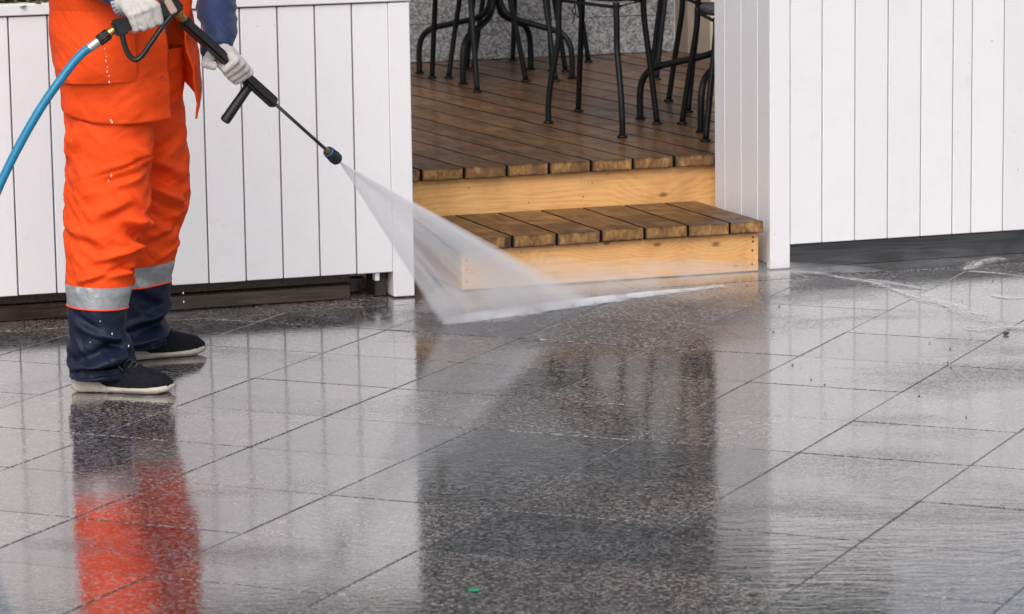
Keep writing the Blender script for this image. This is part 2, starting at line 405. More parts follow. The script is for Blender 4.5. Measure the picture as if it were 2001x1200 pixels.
# ------------------------------------------------------------------ right planter
PR = planter('wooden_planter', 'white board planter with dark base board beside the wooden step')
rj = [1.3485, 1.467, 1.588, 1.710, 1.833, 1.953, 2.025, 2.146, 2.267, 2.388, 2.509, 2.63, 2.751, 2.872, 2.993]
for a, b in zip(rj[:-1], rj[1:]):
    box('board', PR, M_white, a+.0018, b-.0018, .062, .082, .083, 1.03)
box('corner_post', PR, M_white, 1.2735, 1.3470, .056, .088, .003, 1.03, .003)
box('base_board', PR, M_dark, 1.3485, 3.0, .070, .095, .001, .0815, .002)
for a, b in ((.0885, .173), (.173, .319), (.319, .469), (.469, .565)):
    box('board', PR, M_white, 1.2765, 1.296, a+.0012, b-.0012, .02, 1.03)
box('backing', PR, M_groove, 1.2965, 3.0, .0825, .092, .10, 1.02, 0)
box('backing', PR, M_white, 1.2965, 1.306, .0925, .56, .03, 1.02, 0)
box('back_panel', PR, M_white, 1.3065, 3.0, .545, .565, .02, 1.03)
box('cap_rail', PR, M_white, 1.266, 3.0, .046, .12, 1.0305, 1.065, .003)
box('cap_rail', PR, M_white, 1.266, 3.0, .50, .575, 1.0305, 1.065, .003)
box('soil', PR, M_soil, 1.307, 3.0, .121, .499, .86, 1.045, 0)

# ------------------------------------------------------------------ step and deck
def plank(parent, mat, matend, x0, x1, d0, d1, z0, z1, shear, bev=.0018):
    """deck plank running in depth, front end square to the edge; a thin end face shows the end grain"""
    xm = (x0+x1)/2
    k = ('plank', round(x1-x0, 4), round(d1-d0, 3), round(z1-z0, 4), round(shear, 3), mat.name)
    if k not in _cache:
        w = (x1-x0)/2; dl = d1-d0
        me = prism_me([(-w, 0), (w, 0), (w+shear*dl, dl), (-w+shear*dl, dl)], z0-z0, z1-z0, bev)
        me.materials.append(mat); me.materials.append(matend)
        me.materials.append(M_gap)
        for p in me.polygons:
            if abs(p.normal.x) > .5: p.material_index = 2  # sides and edge bevels coloured dark, painting the shade of the joints
            if p.normal.y < -.7 and p.center.y < .01: p.material_index = 1
        _cache[k] = me
    return obj('plank', _cache[k], mat, parent, (xm, d0, z0))
STEP = empty('wooden_step', 'weathered brown plank step with orange pine riser on the wet paving', 'step', TERR)
SH1, SH2 = -.038, -.091
sj = [.152, .345, .500, .656, .810, .965, 1.115, 1.238]
for a, b in zip(sj[:-1], sj[1:]):
    plank(STEP, M_step, M_end, a+.003, b-.003, .025+random.uniform(-.003, .002), .592, .135+random.uniform(0, .003), .175, SH1)
rs = box('riser', STEP, M_pine1, .178, 1.228, .050, .075, .003, .1335, .002)
for x, z in ((1.208, .118), (1.208, .104), (1.206, .073), (1.205, .026), (.194, .10), (.194, .07), (.194, .03)):
    lathe('screw', [(0, .0038), (.0012, .0034)], (x, .0500, z), (0, -1, 0), M_screw, rs, 8).location = (-.703, -.0625, -.06825)
box('side_panel', STEP, M_pine, .1785, .200, .0755, .59, .003, .133, .002)
box('side_panel', STEP, M_pine, 1.207, 1.2275, .0755, .59, .003, .133, .002)
DECK = empty('wooden_deck', 'wet brown plank deck of the cafe terrace with orange pine riser', 'deck', TERR)
z = .337; p0 = .209 - .1545*9
for i in range(33):
    a = p0 + i*.1545 + .0030 + random.uniform(-.0008, .0014); b = p0 + (i+1)*.1545 - .0030 - random.uniform(-.0008, .0014)
    plank(DECK, M_deck, M_end, a, b, .594, 4.44, z-.040, z, SH2).rotation_euler = (random.uniform(-.0003, .0003), 0, random.uniform(-.0008, .0008))
box('riser', DECK, M_pine2, -1.15, 3.0, .624, .650, .003, z-.0415, .002)
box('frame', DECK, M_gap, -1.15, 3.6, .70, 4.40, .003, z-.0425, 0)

# ------------------------------------------------------------------ building behind the deck
BW = empty('granite_wall', 'grey granite slab wall with shop window above, behind the metal furniture', 'wall', TERR)
D0 = 4.42
zz = [.338, .512, .845, 1.18, 1.52]
for r in range(4):
    x = -2.34 + (.33 if r % 2 else .05)
    while x < 2.60:
        x1 = min(x+.72, 2.618)
        box('slab', BW, M_gran, x+.001, x1-.001, D0+random.uniform(0, .002), D0+.05, zz[r]+.001, zz[r+1]-.001, .002)
        x = x1
box('wall_core', BW, M_gran, -2.34, 2.60, D0+.052, D0+.3, .30, 1.515, 0)
M_glass = simple('dark_shop_glass', (.02, .022, .025), .05, spec=.8)
M_frame = simple('grey_window_frame', (.035, .035, .037), .5)
x = -2.07
while x < 3.7:
    wd = box('window', BW, M_frame, x, x+.04, D0+.02, D0+.10, 1.525, 3.1, .003)
    g_ = box('pane', BW, M_glass, x+.0405, x+1.1695, D0+.05, D0+.06, 1.58, 3.08, 0)
    x += 1.17
box('lintel', BW, M_gran, -2.34, 3.9, D0+.01, D0+.3, 3.11, 4.2, .003)
PC = empty('door_pillar', 'cream and taupe rendered pillar beside the granite wall', 'pillar', TERR)
box('taupe_face', PC, M_brownwall, 2.60+.02, 2.73, 4.25, 4.42, .338, 1.52, .003)
box('cream_edge', PC, M_cream, 2.7305, 2.86, 4.22, 4.42, .338, 1.52, .003)
BW2 = empty('granite_wall', 'grey granite wall section right of the cream pillar', 'wall', TERR)
for r in range(4):
    box('slab', BW2, M_gran, 2.862, 3.9, D0, D0+.05, zz[r]+.001, zz[r+1]-.001, .002)
box('wall_core', BW2, M_gran, 2.862, 3.9, D0+.052, D0+.3, .30, 1.515, 0)

# ------------------------------------------------------------------ cafe furniture on the deck
ZD = .3372
def bistro_chair(feet, label, seat_h=.455, bow=(1, 1, 0, 0), tie=False):
    """feet: front-left, front-right, back-right, back-left in terrace coordinates"""
    P = [Vector((x, y, 0)) for x, y in feet]; c = sum(P, Vector())/4
    root = empty('bistro_chair', label, 'chair', TERR @ Matrix.Translation((c.x, c.y, ZD)), 'black metal bistro chairs on the deck')
    Q = [p-c for p in P]; S = [q*.77 for q in Q]
    for q, s, b in zip(Q, S, bow):
        pts = [(s.x, s.y, seat_h-.01), (s.x*1.02, s.y*1.02, seat_h*.80)]
        if b: pts += [(s.x*1.04, s.y*1.04, seat_h*.62), (s.x+(q.x-s.x)*.75, s.y+(q.y-s.y)*.75, seat_h*.34), (q.x, q.y, seat_h*.14)]
        else: pts += [(s.x+(q.x-s.x)*.5, s.y+(q.y-s.y)*.5, seat_h*.45)]
        pts += [(q.x, q.y, .006)]
        lg = tube('leg', pts, .0114, M_steel, root, 10, 6)
        lathe('foot', [(0, .019), (.004, .0205), (.008, .0185), (.010, .011)], (q.x, q.y, .0), (0, 0, 1), M_steel, lg, 14)
    # seat: rounded pan with a rolled rim
    N = 40; V = []; F = []
    fr = (S[0]+S[1])/2; bk = (S[2]+S[3])/2; fx = (fr-bk)/2; sx = (S[1]-S[0]+S[2]-S[3])/4
    def rim(k, sc):
        a = 2*math.pi*k/N; ca, sa = math.cos(a), math.sin(a); p = 3.2
        r = (abs(ca)**p+abs(sa)**p)**(-1/p)
        return fx*ca*r*sc*1.06 + sx*sa*r*sc*1.06
    for sc, zq in ((.5, .004), (.9, .006), (1.0, .010), (1.02, .002), (1.0, -.012), (.95, -.014), (.5, -.010)):
        for k in range(N): v = rim(k, sc); V.append((v.x, v.y, seat_h+zq))
    for i in range(6):
        for k in range(N): F.append((i*N+k, i*N+(k+1) % N, (i+1)*N+(k+1) % N, (i+1)*N+k))
    F.append(tuple(range(N-1, -1, -1))); F.append(tuple(range(6*N, 7*N)))
    obj('seat', mesh('seat', V, F, True), M_seat, root)
    b0, b1 = S[3], S[2]; bd = (bk-fr).normalized()
    top = [b0+Vector((0, 0, seat_h-.005)), b0+bd*.03+Vector((0, 0, seat_h+.18)), b0*.98+bd*.07+Vector((0, 0, seat_h+.34)), (b0+b1)/2+bd*.10+Vector((0, 0, seat_h+.42)), b1*.98+bd*.07+Vector((0, 0, seat_h+.34)), b1+bd*.03+Vector((0, 0, seat_h+.18)), b1+Vector((0, 0, seat_h-.005))]
    bf = tube('back_frame', top, .0095, M_steel, root, 10, 7)
    for t in (.3, .5, .7):
        a = b0.lerp(b1, t)
        tube('back_rod', [a*.98+Vector((0, 0, seat_h)), a+bd*.04+Vector((0, 0, seat_h+.2)), a+bd*.09+Vector((0, 0, seat_h+.385))], .006, M_steel, root, 8, 4)
    tube('seat_ring', [S[0]*.97+Vector((0, 0, seat_h-.03)), S[1]*.97+Vector((0, 0, seat_h-.03)), S[2]*.97+Vector((0, 0, seat_h-.03)), S[3]*.97+Vector((0, 0, seat_h-.03)), S[0]*.97+Vector((0, 0, seat_h-.03))], .0065, M_steel, root, 8, straight=True)
    if tie:
        t0 = (S[0]+S[3])/2*.9 + Vector((0, 0, seat_h-.015))
        for e in (-1, 1):
            tube('cushion_tie', [t0, t0+Vector((.004, 0, -.04)), t0+Vector((-.006*e, 0, -.07)), t0+Vector((.018*e+.01, 0, -.105+.01*e))], .0022, M_steel, root, 6, 5)
    return root
M_seat = simple('dark_seat_paint', (.028, .031, .042), .38, bump=(300, .0001))
bistro_chair([(1.077, 1.773), (1.167, 1.203), (1.44, 1.56), (1.321, 2.121)], 'black bistro chair with bowed legs standing alone at the front of the deck', .50, (1, 1, 0, 0), True)
bistro_chair([(1.533, 1.536), (1.396, .951), (1.83, .87), (1.96, 1.44)], 'black bistro chair pushed against the return of the right planter', .455, (0, 0, 0, 0))
bistro_chair([(1.70, 1.90), (2.13, 1.80), (2.20, 2.22), (1.78, 2.32)], 'black bistro chair behind the table beside the right planter', .45, (0, 0, 0, 0))
bistro_chair([(2.056, 3.182), (2.178, 3.56), (2.56, 3.44), (2.44, 3.06)], 'black bistro chair standing in front of the cream pillar', .45, (0, 0, 0, 0))
bistro_chair([(1.187, 3.005), (1.518, 3.349), (1.20, 3.69), (.87, 3.34)], 'black bistro chair at the near side of the rear table', .46, (0, 0, 0, 0))
bistro_chair([(1.262, 3.646), (1.466, 4.026), (1.822, 3.70), (1.64, 3.31)], 'black bistro chair tucked under the rear table', .46, (0, 0, 0, 0))
bistro_chair([(1.493, 4.012), (1.779, 4.312), (2.067, 4.081), (1.78, 3.76)], 'black bistro chair against the granite wall', .46, (0, 0, 0, 0))
def bistro_table(feet, label, top_r):
    P = [Vector((x, y, 0)) for x, y in feet]; c = sum(P, Vector())/4
    root = empty('bistro_table', label, 'table', TERR @ Matrix.Translation((c.x, c.y, ZD)), 'black pedestal tables on the deck')
    for p in P:
        q = p-c; n = q.normalized()
        pts = [n*.022+Vector((0, 0, .70)), n*.022+Vector((0, 0, .40)), n*.026+Vector((0, 0, .325)), n*.055+Vector((0, 0, .275)), n*.11+Vector((0, 0, .250)),
               q*.62+Vector((0, 0, .222)), q*.84+Vector((0, 0, .200)), q*.96+Vector((0, 0, .160)), q+Vector((0, 0, .10)), q+Vector((0, 0, .006))]
        lg = tube('leg', pts, .0132, M_steel, root, 12, 6)
        lathe('foot', [(0, .020), (.006, .0215), (.010, .015)], (q.x, q.y, 0), (0, 0, 1), M_steel, lg, 14)
    lathe('top', [(.705, top_r-.01), (.712, top_r), (.724, top_r), (.728, top_r-.006)], (0, 0, 0), (0, 0, 1), M_seat, root, 48)
    return root
bistro_table([(1.21, 3.913), (1.239, 3.364), (1.743, 3.389), (1.717, 3.872)], 'round black pedestal table in front of the granite wall', .36)
bistro_table([(1.445, 1.755), (1.49, 1.233), (2.0, 1.27), (1.96, 1.79)], 'round black pedestal table half hidden by the right planter', .36)
pt = empty('plant_pot', 'dark olive flower pot on the deck behind the pillar', 'pot', TERR @ Matrix.Translation((2.86, 4.05, ZD)))
lathe('bowl', [(0, .07), (.06, .11), (.13, .135), (.16, .14), (.155, .12), (.12, .11)], (0, 0, 0), (0, 0, 1), M_pot, pt, 24)

# ------------------------------------------------------------------ plants in the planters
def leaf_mat(name, a, b):
    T = NT(name); rnd = T.n('NewGeometry').outputs['Random Per Island']
    T.P(Base_Color=T.ramp(rnd, [(0, a), (1, b)]), Roughness=.45); T.b.inputs['Subsurface Weight'].default_value = 0.0
    return T.m
M_leaf = leaf_mat('green_leaves', (.045, .075, .012), (.17, .20, .035))
M_stem = simple('dry_stems', (.10, .065, .035), .9)
def shrub(s, d, z, label, group, h, n, seed):
    rn = random.Random(seed); root = empty('shrub', label, 'plant', TERR @ Matrix.Translation((s, d, z)), group)
    V, F = [], []; SV = []
    for i in range(n):
        a = rn.uniform(0, 2*math.pi); r = rn.uniform(.0, .13)**1.0; zz_ = h*rn.uniform(.1, 1)*(1-r*2.5)
        p = Vector((r*math.cos(a), r*math.sin(a), zz_)); dr = Vector((math.cos(a)*rn.uniform(.3, 1), math.sin(a)*rn.uniform(.3, 1), rn.uniform(-.2, .9))).normalized()
        l = rn.uniform(.022, .048); w = l*rn.uniform(.25, .38); sd_ = dr.cross(Vector((rn.uniform(-.4, .4), rn.uniform(-.4, .4), 1))).normalized(); nn = sd_.cross(dr)
        b = len(V); V += [p, p+dr*l*.5+sd_*w+nn*w*.3, p+dr*l, p+dr*l*.5-sd_*w+nn*w*.3]; F += [(b, b+1, b+2), (b, b+2, b+3)]
        if i % 9 == 0: SV.append(tube_data([Vector((r*.2*math.cos(a), r*.2*math.sin(a), -.01)), Vector((p.x*.6, p.y*.6, p.z*.6)), p], .0018, 4))
    obj('foliage', mesh('foliage', V, F), M_leaf, root); v, f = join_data(SV); obj('stem', mesh('stem', v, f), M_stem, root)
for i in range(20):
    shrub(-2.50+i*.128, .13+.05*(i % 2), .975, 'low green shrub growing in the planter behind the worker', 'shrubs in the planter behind the worker', random.uniform(.05, .10) if i < 11 else random.uniform(.10, .2), 240, i)
for i in range(12):
    shrub(1.40+i*.135, .26+.06*(i % 2), 1.045, 'low green shrub growing in the planter beside the step', 'shrubs in the planter beside the step', random.uniform(.10, .22), 240, 40+i)

# ------------------------------------------------------------------ the worker
def fabric(name, col, rough=.75, weave=900, amp=.00025, sheen=.15, var=.10, folds=.017):
    T = NT(name); tc = T.n('TexCoord').outputs['Object']
    n = T.noise(tc, 12, 5, .6); fold = T.noise(T.map(tc, (1, 1, .7), rot=(.5, .3, 0)), 38, 4, .55, .5); w = T.noise(tc, weave, 2)
    diag = T.map(T.map(tc, rot=(0, rad(-48), 0)), (5.5, 6, 25)); big = T.noise(diag, 1.0, 2, .5, .35)
    diag2 = T.map(T.map(tc, rot=(0, rad(25), 0)), (5, 5, 19), (3, 1, 4)); big2 = T.noise(diag2, 1.0, 2, .5, .35)
    pm_ = T.ramp(T.noise(tc, 4.5, 2), [(.40, 0.0), (.62, 1.0)])
    big = T.mix(pm_, big, big2)
    col2 = T.mix(T.ramp(n, [(.35, 0.0), (.7, 1.0)]), c3(*[x*(1-var) for x in col]), c3(*col))
    T.P(Base_Color=col2, Roughness=rough, Normal=T.bump(T.math('ADD', T.math('MULTIPLY', w, amp), T.math('ADD', T.math('MULTIPLY', fold, .0012), T.math('MULTIPLY', big, folds))), 1.0), Sheen_Weight=sheen)
    T.b.inputs['Specular IOR Level'].default_value = .28
    return T.m
M_or = fabric('orange_workwear', (.93, .078, .006), sheen=0.0)
M_ord = fabric('orange_trim', (.75, .055, .012))
M_navy = fabric('navy_workwear', (.008, .0125, .034), .55, sheen=0.0)
M_navyj = fabric('navy_sleeve', (.016, .030, .092), .6)
M_refl = simple('reflective_tape', (.36, .38, .40), .32, .35, bump=(60, .003), var=.12, vscale=30)
M_pipe = simple('red_piping', (.85, .07, .03), .6)
M_skin = simple('skin', (.52, .30, .21), .5, var=.05)
M_glove = fabric('cotton_glove', (.60, .565, .54), .9, 700, .0006, .3, .25, .002)
M_blue = simple('blue_stitching', (.03, .10, .42), .8)
M_shoe = simple('black_knit', (.0065, .0075, .011), .85, bump=(700, .0006), var=.5, vscale=120, spec=.2)
M_sole = simple('cream_sole', (.46, .42, .35), .65, bump=(90, .0008), var=.22, vscale=25)
M_lace = simple('dark_laces', (.05, .052, .06), .9, spec=.2)
M_shirt = fabric('dark_shirt', (.018, .020, .030), .8)
M_hair = simple('dark_hair', (.03, .02, .014), .6)

person = empty('person', 'worker in orange jacket and trousers with navy cuffs, holding a spray lance', 'person', Matrix.Translation((-1.08, 9.42, 0)))
PO = Vector((-1.08, 9.42, 0))
FANG = rad(-30); FD = Vector((math.cos(FANG), math.sin(FANG), 0)); RD = Vector((FD.y, -FD.x, 0))     # facing, his right
def nz(p, s=(1, 1, 1), o=0): return noise.noise(Vector((p.x*s[0]+o, p.y*s[1]+o*.7, p.z*s[2]+o*1.3)))
def grid_mesh(name, rows, closed=True):
    n = len(rows[0]); V = [v for r in rows for v in r]; F = []
    for i in range(len(rows)-1):
        for k in range(n if closed else n-1):
            k2 = (k+1) % n; F.append((i*n+k, i*n+k2, (i+1)*n+k2, (i+1)*n+k))
    return mesh(name, V, F, True)
def interp(tab, z):
    zs = [t[0] for t in tab]; o = np.argsort(zs)
    return [float(np.interp(z, [zs[i] for i in o], [tab[i][c] for i in o])) for c in range(1, len(tab[0]))]
# z, cx, cy, half width
NEAR = [(.98, -1.100, 9.355, .128), (.869, -1.109, 9.335, .126), (.757, -1.115, 9.315, .1215), (.617, -1.118, 9.29, .1175), (.519, -1.124, 9.275, .1125), (.407, -1.136, 9.255, .1035), (.31, -1.148, 9.24, .092), (.24, -1.155, 9.23, .082), (.169, -1.156, 9.225, .079), (.099, -1.148, 9.22, .080), (.06, -1.143, 9.215, .083), (.042, -1.143, 9.215, .080)]
FAR = [(.98, -1.045, 9.47, .125), (.849, -1.041, 9.50, .118), (.729, -1.048, 9.53, .118), (.577, -1.041, 9.57, .1175), (.469, -1.049, 9.60, .115), (.377, -1.066, 9.62, .107), (.299, -1.076, 9.64, .097), (.221, -1.084, 9.66, .089), (.159, -1.092, 9.67, .086), (.097, -1.102, 9.68, .088), (.055, -1.108, 9.685, .090), (.042, -1.108, 9.685, .086)]
def gauss(x, w): return math.exp(-(x/w)**2)
# explicit folds: (leg, angle deg [0=+x, -90=towards camera], z, length deg, half height, amplitude, slope m/deg)
FOLDS = [(0, -60, .628, 75, .0035, -.0045, .0006), (0, -62, .640, 75, .010, .0035, .0006), (0, -95, .33, 45, .010, .008, .0007), (0, -20, .34, 40, .010, -.010, -.0009), (1, -25, .335, 45, .012, .010, .0008), (1, -60, .65, 40, .016, -.010, .0009), (0, -140, .70, 30, .03, .008, .0015), (0, -25, .47, 55, .016, .016, -.0005), (0, -20, .425, 60, .014, -.014, -.0006), (0, -50, .395, 55, .012, .012, .0004), (0, -45, .355, 60, .011, -.010, .0003), (0, -75, .52, 45, .02, .010, .0008), (0, -120, .45, 40, .018, .009, -.0006),
         (0, -60, .60, 70, .012, -.006, .0005), (0, -30, .66, 40, .02, .008, -.001), (0, -70, .125, 90, .016, -.016, .0005), (0, -50, .155, 70, .014, .012, -.0006), (0, -80, .085, 90, .012, .016, .0002), (0, -95, .19, 60, .014, -.008, -.0007), (0, -100, .063, 90, .010, -.014, .0001),
         (1, -60, .60, 45, .020, .012, -.0010), (1, -62, .55, 45, .018, -.012, -.0011), (1, -50, .50, 45, .018, .010, -.0010), (1, -60, .44, 45, .018, -.011, -.0009), (1, -55, .40, 40, .016, .009, .0008), (1, -50, .14, 80, .014, .014, .0005), (1, -40, .105, 80, .013, -.014, .0004), (1, -45, .075, 80, .012, .014, .0003), (1, -70, .22, 50, .02, .008, -.0008)]
def leg_rows(tab, zs, leg, grow=0.0, NS=112):
    rows = []
    for z in zs:
        cx, cy, r = interp(tab, z); row = []
        ankle = gauss(z-.07, .075); knee = gauss(z-.46, .13); thigh = gauss(z-.72, .15)
        for k in range(NS):
            a = 2*math.pi*k/NS; ca, sa = math.cos(a), math.sin(a)
            p = Vector((cx+r*ca, cy+r*sa*.96, z))
            q = Vector((p.x*5+leg*3.1, p.y*5, z*15 + ca*1.2 - sa*1.6))
            n1 = noise.noise(q); n1 = (1-abs(n1)*2.2)
            n2 = noise.noise(Vector((p.x*14+7, p.y*14, z*30+ca*2+leg*5)))
            d = (n1-.3)*(.021*ankle+.0105*knee+.006*thigh+.003) + n2*(.010*ankle+.006*knee+.0025)
            deg = math.degrees(a); deg = deg-360 if deg > 180 else deg
            for lg, fa, fz, fl, fh, am, sl in FOLDS:
                if lg != leg: continue
                dd = deg-fa
                if abs(dd) > fl*1.6: continue
                tq = (z-fz-sl*dd)/fh; d += 1.75*am*gauss(dd, fl*.62)*(math.exp(-tq*tq) - .75*math.exp(-(tq+1.35)**2*1.3))
            # side seam
            d += -.0016*gauss(deg-(-118 if leg == 0 else -78), 1.8)
            rr = 1+(d+grow)/r
            row.append(Vector((cx+r*ca*rr, cy+r*sa*.96*rr, z + .004*ankle*n2))-PO)
        rows.append(row)
    return rows
tr_parts = []
for leg, tab, zb, nm in ((0, NEAR, .298, 'near'), (1, FAR, .292, 'far')):
    # band slopes down to the front on the near leg, up on the far leg
    zs = list(np.linspace(.935, zb, 130)); rows = leg_rows(tab, zs, leg)
    tr_parts.append((grid_mesh('t', rows), leg))
    slope = -.06 if leg == 0 else .09
    def slant(rows):
        for row in rows:
            for v in row:
                v.z += slope*(v.x - (interp(tab, .3)[0]-PO.x))*gauss(v.z-(zb-.03), .14)
        return rows
    slant(rows); me0 = grid_mesh('trousers', rows); tr_parts[-1] = me0
    b0, b1 = zb+.0008, zb-.062
    bandr = slant(leg_rows(tab, list(np.linspace(b0, b1, 20)), leg, .0012)); ob = obj('reflective_band', grid_mesh('reflective_band', bandr), M_refl, person)
    ob.data.materials[0] = M_refl
    pr = slant(leg_rows(tab, [b1+.001], leg, .0018, 80))[0]
    v, f = tube_data(pr+[pr[0]], .0026, 6, False); obj('piping', mesh('piping', v, f, True), M_pipe, person)
    cu = slant(leg_rows(tab, list(np.linspace(b1, .040, 70)), leg, 0.0))
    lo = cu[-1]; cc = sum(lo, Vector())/len(lo)
    for s_, dz in ((.96, .002), (.85, .03)): cu.append([cc+(v-cc)*s_+Vector((0, 0, dz)) for v in lo])   # turned-in hem
    obj('trouser_cuff', grid_mesh('trouser_cuff', cu), M_navy, person)
v, f = [], []
for me0 in tr_parts:
    o_ = len(v); v += [x.co.copy() for x in me0.vertices]; f += [tuple(i+o_ for i in p.vertices) for p in me0.polygons]
tag(obj('trousers', mesh('trousers', v, f, True), M_or, person))

# jacket: open at the front, far front corner swinging out
JT = [(.70, .166, .212), (.80, .166, .222), (.92, .164, .224), (1.05, .164, .226), (1.22, .166, .252), (1.36, .150, .240), (1.43, .115, .205), (1.47, .085, .13), (1.50, .07, .085)]
JC = Vector((-1.08, 9.40, 0))
def jac(phi, z, grow=0.0):
    a, b = interp(JT, z)
    low = max(0, min(1, (1.10-z)/.35)); k = 1.0
    dg = math.degrees(phi)
    if dg > 180: k += .10*low*gauss(dg-300, 34) 
    c = JC + FD*(.012*low)
    p = c + FD*(a*math.cos(phi)*k) + RD*(b*math.sin(phi)*k); p.z = z
    n = (FD*(math.cos(phi)/a) + RD*(math.sin(phi)/b)).normalized()
    n1 = 1-2.2*abs(noise.noise(Vector((p.x*4.5+3, p.y*4.5, z*5+dg*.012))))
    n2 = noise.noise(Vector((p.x*11+3, p.y*11, z*14)))
    n3 = noise.noise(Vector((p.x*3+9, p.y*3, z*2.2)))
    d = (n1-.4)*.010 + n2*.006 + n3*.010*low + grow
    d += .010*low*gauss((dg-95) + (z-.85)*150, 16) - .008*low*gauss((dg-62)-(z-.8)*120, 14)
    if .775 < z < .90: d += .0035*gauss(dg-(66-(z-.775)*340), 2.6)
    if .80 < z < .95: d -= .004*gauss(dg-(150-(z-.80)*260), 6)
    return p + n*d
rows = []; NZ, NP = 110, 150
for i in range(NZ):
    t = i/(NZ-1); row = []
    for k in range(NP):
        u = k/(NP-1)
        # hem: level on the near side, rising towards the far side, with a hanging corner
        hem = .752 - .005*math.sin(u*9)
        ph_deg = 8 + u*(347-8)
        hem += .046*gauss(ph_deg-150, 45)
        if ph_deg > 215: hem += .085*min(1, (ph_deg-215)/65) - .100*max(0, (ph_deg-292)/55)
        z = hem + (1.50-hem)*t
        end = 326 + 22*max(0, min(1, (z-.74)/.30))
        phi = rad(7 + 3*t*0 + u*(end-7))
        row.append(jac(phi, z)-PO)
    rows.append(row)
jk = obj('jacket', grid_mesh('jacket', rows, False), M_or, person)
sm = jk.modifiers.new('thickness', 'SOLIDIFY'); sm.thickness = .006; sm.offset = -1
# stitched hem roll and front placket edge
hr = [r + Vector((0, 0, .010)) for r in rows[0]]
tube('hem_stitch', [rows[0][int(u*95)]+(rows[2][int(u*95)]-rows[0][int(u*95)])*1.1+(rows[0][int(u*95)]-(JC-PO)).normalized()*.002 for u in np.linspace(0, 1, 96)], .0016, M_ord, jk, 5, straight=True)
tube('placket_edge', [jac(rad(7.4), z_, .002)-PO for z_ in np.linspace(.755, 1.42, 40)], .0030, M_or, jk, 6, straight=True)
# reflective band round the torso
for pa, pb in ((7, 348),):
    rb = [[jac(rad(pa+(pb-pa)*k/119), z_, .0025)-PO for k in range(120)] for z_ in np.linspace(1.060, 1.114, 8)]
    obj('reflective_band', grid_mesh('reflective_band', rb, False), M_refl, person)
# patch pocket with flap on the near side
def patch(name, p0, p1, z0, z1, grow, mat, sag=0.0, npx=40, nzx=22):
    rw = []
    for i in range(nzx):
        w = i/(nzx-1)
        rw.append([jac(rad(p0+(p1-p0)*k/(npx-1)), z0+(z1-z0)*w - sag*math.sin(math.pi*k/(npx-1))*(1-w), grow*(.25+.75*math.sin(math.pi*min(1, max(0, (w*.94+.03))))**.5) + grow*.8*(1-w)*math.sin(math.pi*k/(npx-1)))-PO for k in range(npx)])
    return obj(name, grid_mesh(name, rw, False), mat, jk)
patch('pocket', 38, 128, .866, 1.06, .016, M_or, .004)
for z_ in (1.005, .867): lathe('button', [(0, .0100), (.003, .0105), (.0050, .0085), (.0040, .005)], jac(rad(15), z_, .0035)-PO, FD*.93+RD*.3, M_ord, jk, 16)

# sleeves
def sleeve(name, pts, rr, seed, mat):
    path = smooth_path(pts, 16); n = len(path); rads = np.interp(np.linspace(0, 1, n), np.linspace(0, 1, len(rr)), rr)
    v, f = tube_data(path, list(rads), 48, True)
    out = []
    for i, p in enumerate(v):
        c = path[min(i//48, n-1)]; t = (i//48)/n
        nrm = (p-c).normalized(); fz = noise.noise(Vector((p.x*7+seed, p.y*7, p.z*26+p.x*12)))
        out.append(p + nrm*((.6-2*abs(fz))*.013 + .003*noise.noise(Vector((p.x*20, p.y*20+seed, p.z*20)))) - PO)
    return obj(name, mesh(name, out, f, True), mat, person)
sleeve('sleeve', [(-1.19, 9.22, 1.40), (-1.27, 9.17, 1.34), (-1.26, 9.14, 1.275), (-1.14, 9.125, 1.185), (-1.045, 9.10, 1.108)], [.085, .072, .066, .058, .040], 1, M_navyj)
sleeve('sleeve', [(-.97, 9.59, 1.40), (-.88, 9.60, 1.29), (-.835, 9.55, 1.17), (-.818, 9.43, 1.055), (-.801, 9.310, .934)], [.085, .070, .060, .052, .046], 5, M_navyj)

# body under the clothes: one continuous skinned figure
def skin_body(name, verts, edges, radii, mat, parent, root=0, sub=2):
    me = bpy.data.meshes.new(name); me.from_pydata([tuple(Vector(v)-PO) for v in verts], edges, []); me.update()
    o = bpy.data.objects.new(name, me); COL.objects.link(o); o.parent = parent
    md = o.modifiers.new('skin', 'SKIN')
    for i, r in enumerate(radii):
        me.skin_vertices[0].data[i].radius = r if hasattr(r, '__len__') else (r, r)
        me.skin_vertices[0].data[i].use_root = (i == root)
    sb = o.modifiers.new('sub', 'SUBSURF'); sb.levels = sub; sb.render_levels = sub
    dg = bpy.context.evaluated_depsgraph_get(); ev = o.evaluated_get(dg); m2 = bpy.data.meshes.new_from_object(ev)
    o.modifiers.clear(); o.data = m2; m2.materials.clear(); m2.materials.append(mat)
    m2.polygons.foreach_set('use_smooth', [True]*len(m2.polygons))
    return o
hc = JC + FD*.05
bv = [(-1.08, 9.41, .92), (-1.08, 9.405, 1.08), (-1.08, 9.40, 1.26), (-1.075, 9.398, 1.40), (-1.065, 9.392, 1.50), (hc.x, hc.y, 1.575), (hc.x, hc.y, 1.66), (hc.x-.01, hc.y, 1.735),
      (-1.10, 9.34, .85), (-1.124, 9.275, .50), (-1.15, 9.23, .12), (-1.05, 9.49, .85), (-1.05, 9.60, .48), (-1.10, 9.68, .12),
      (-1.17, 9.24, 1.385), (-1.262, 9.145, 1.28), (-1.048, 9.10, 1.105), (-.985, 9.57, 1.385), (-.84, 9.56, 1.18), (-.797, 9.36, .985)]
be = [(0, 1), (1, 2), (2, 3), (3, 4), (4, 5), (5, 6), (6, 7), (0, 8), (8, 9), (9, 10), (0, 11), (11, 12), (12, 13), (3, 14), (14, 15), (15, 16), (3, 17), (17, 18), (18, 19)]
br = [.14, .135, .14, .11, .055, .075, .088, .06, .09, .06, .045, .09, .06, .045, .06, .045, .028, .06, .045, .028]
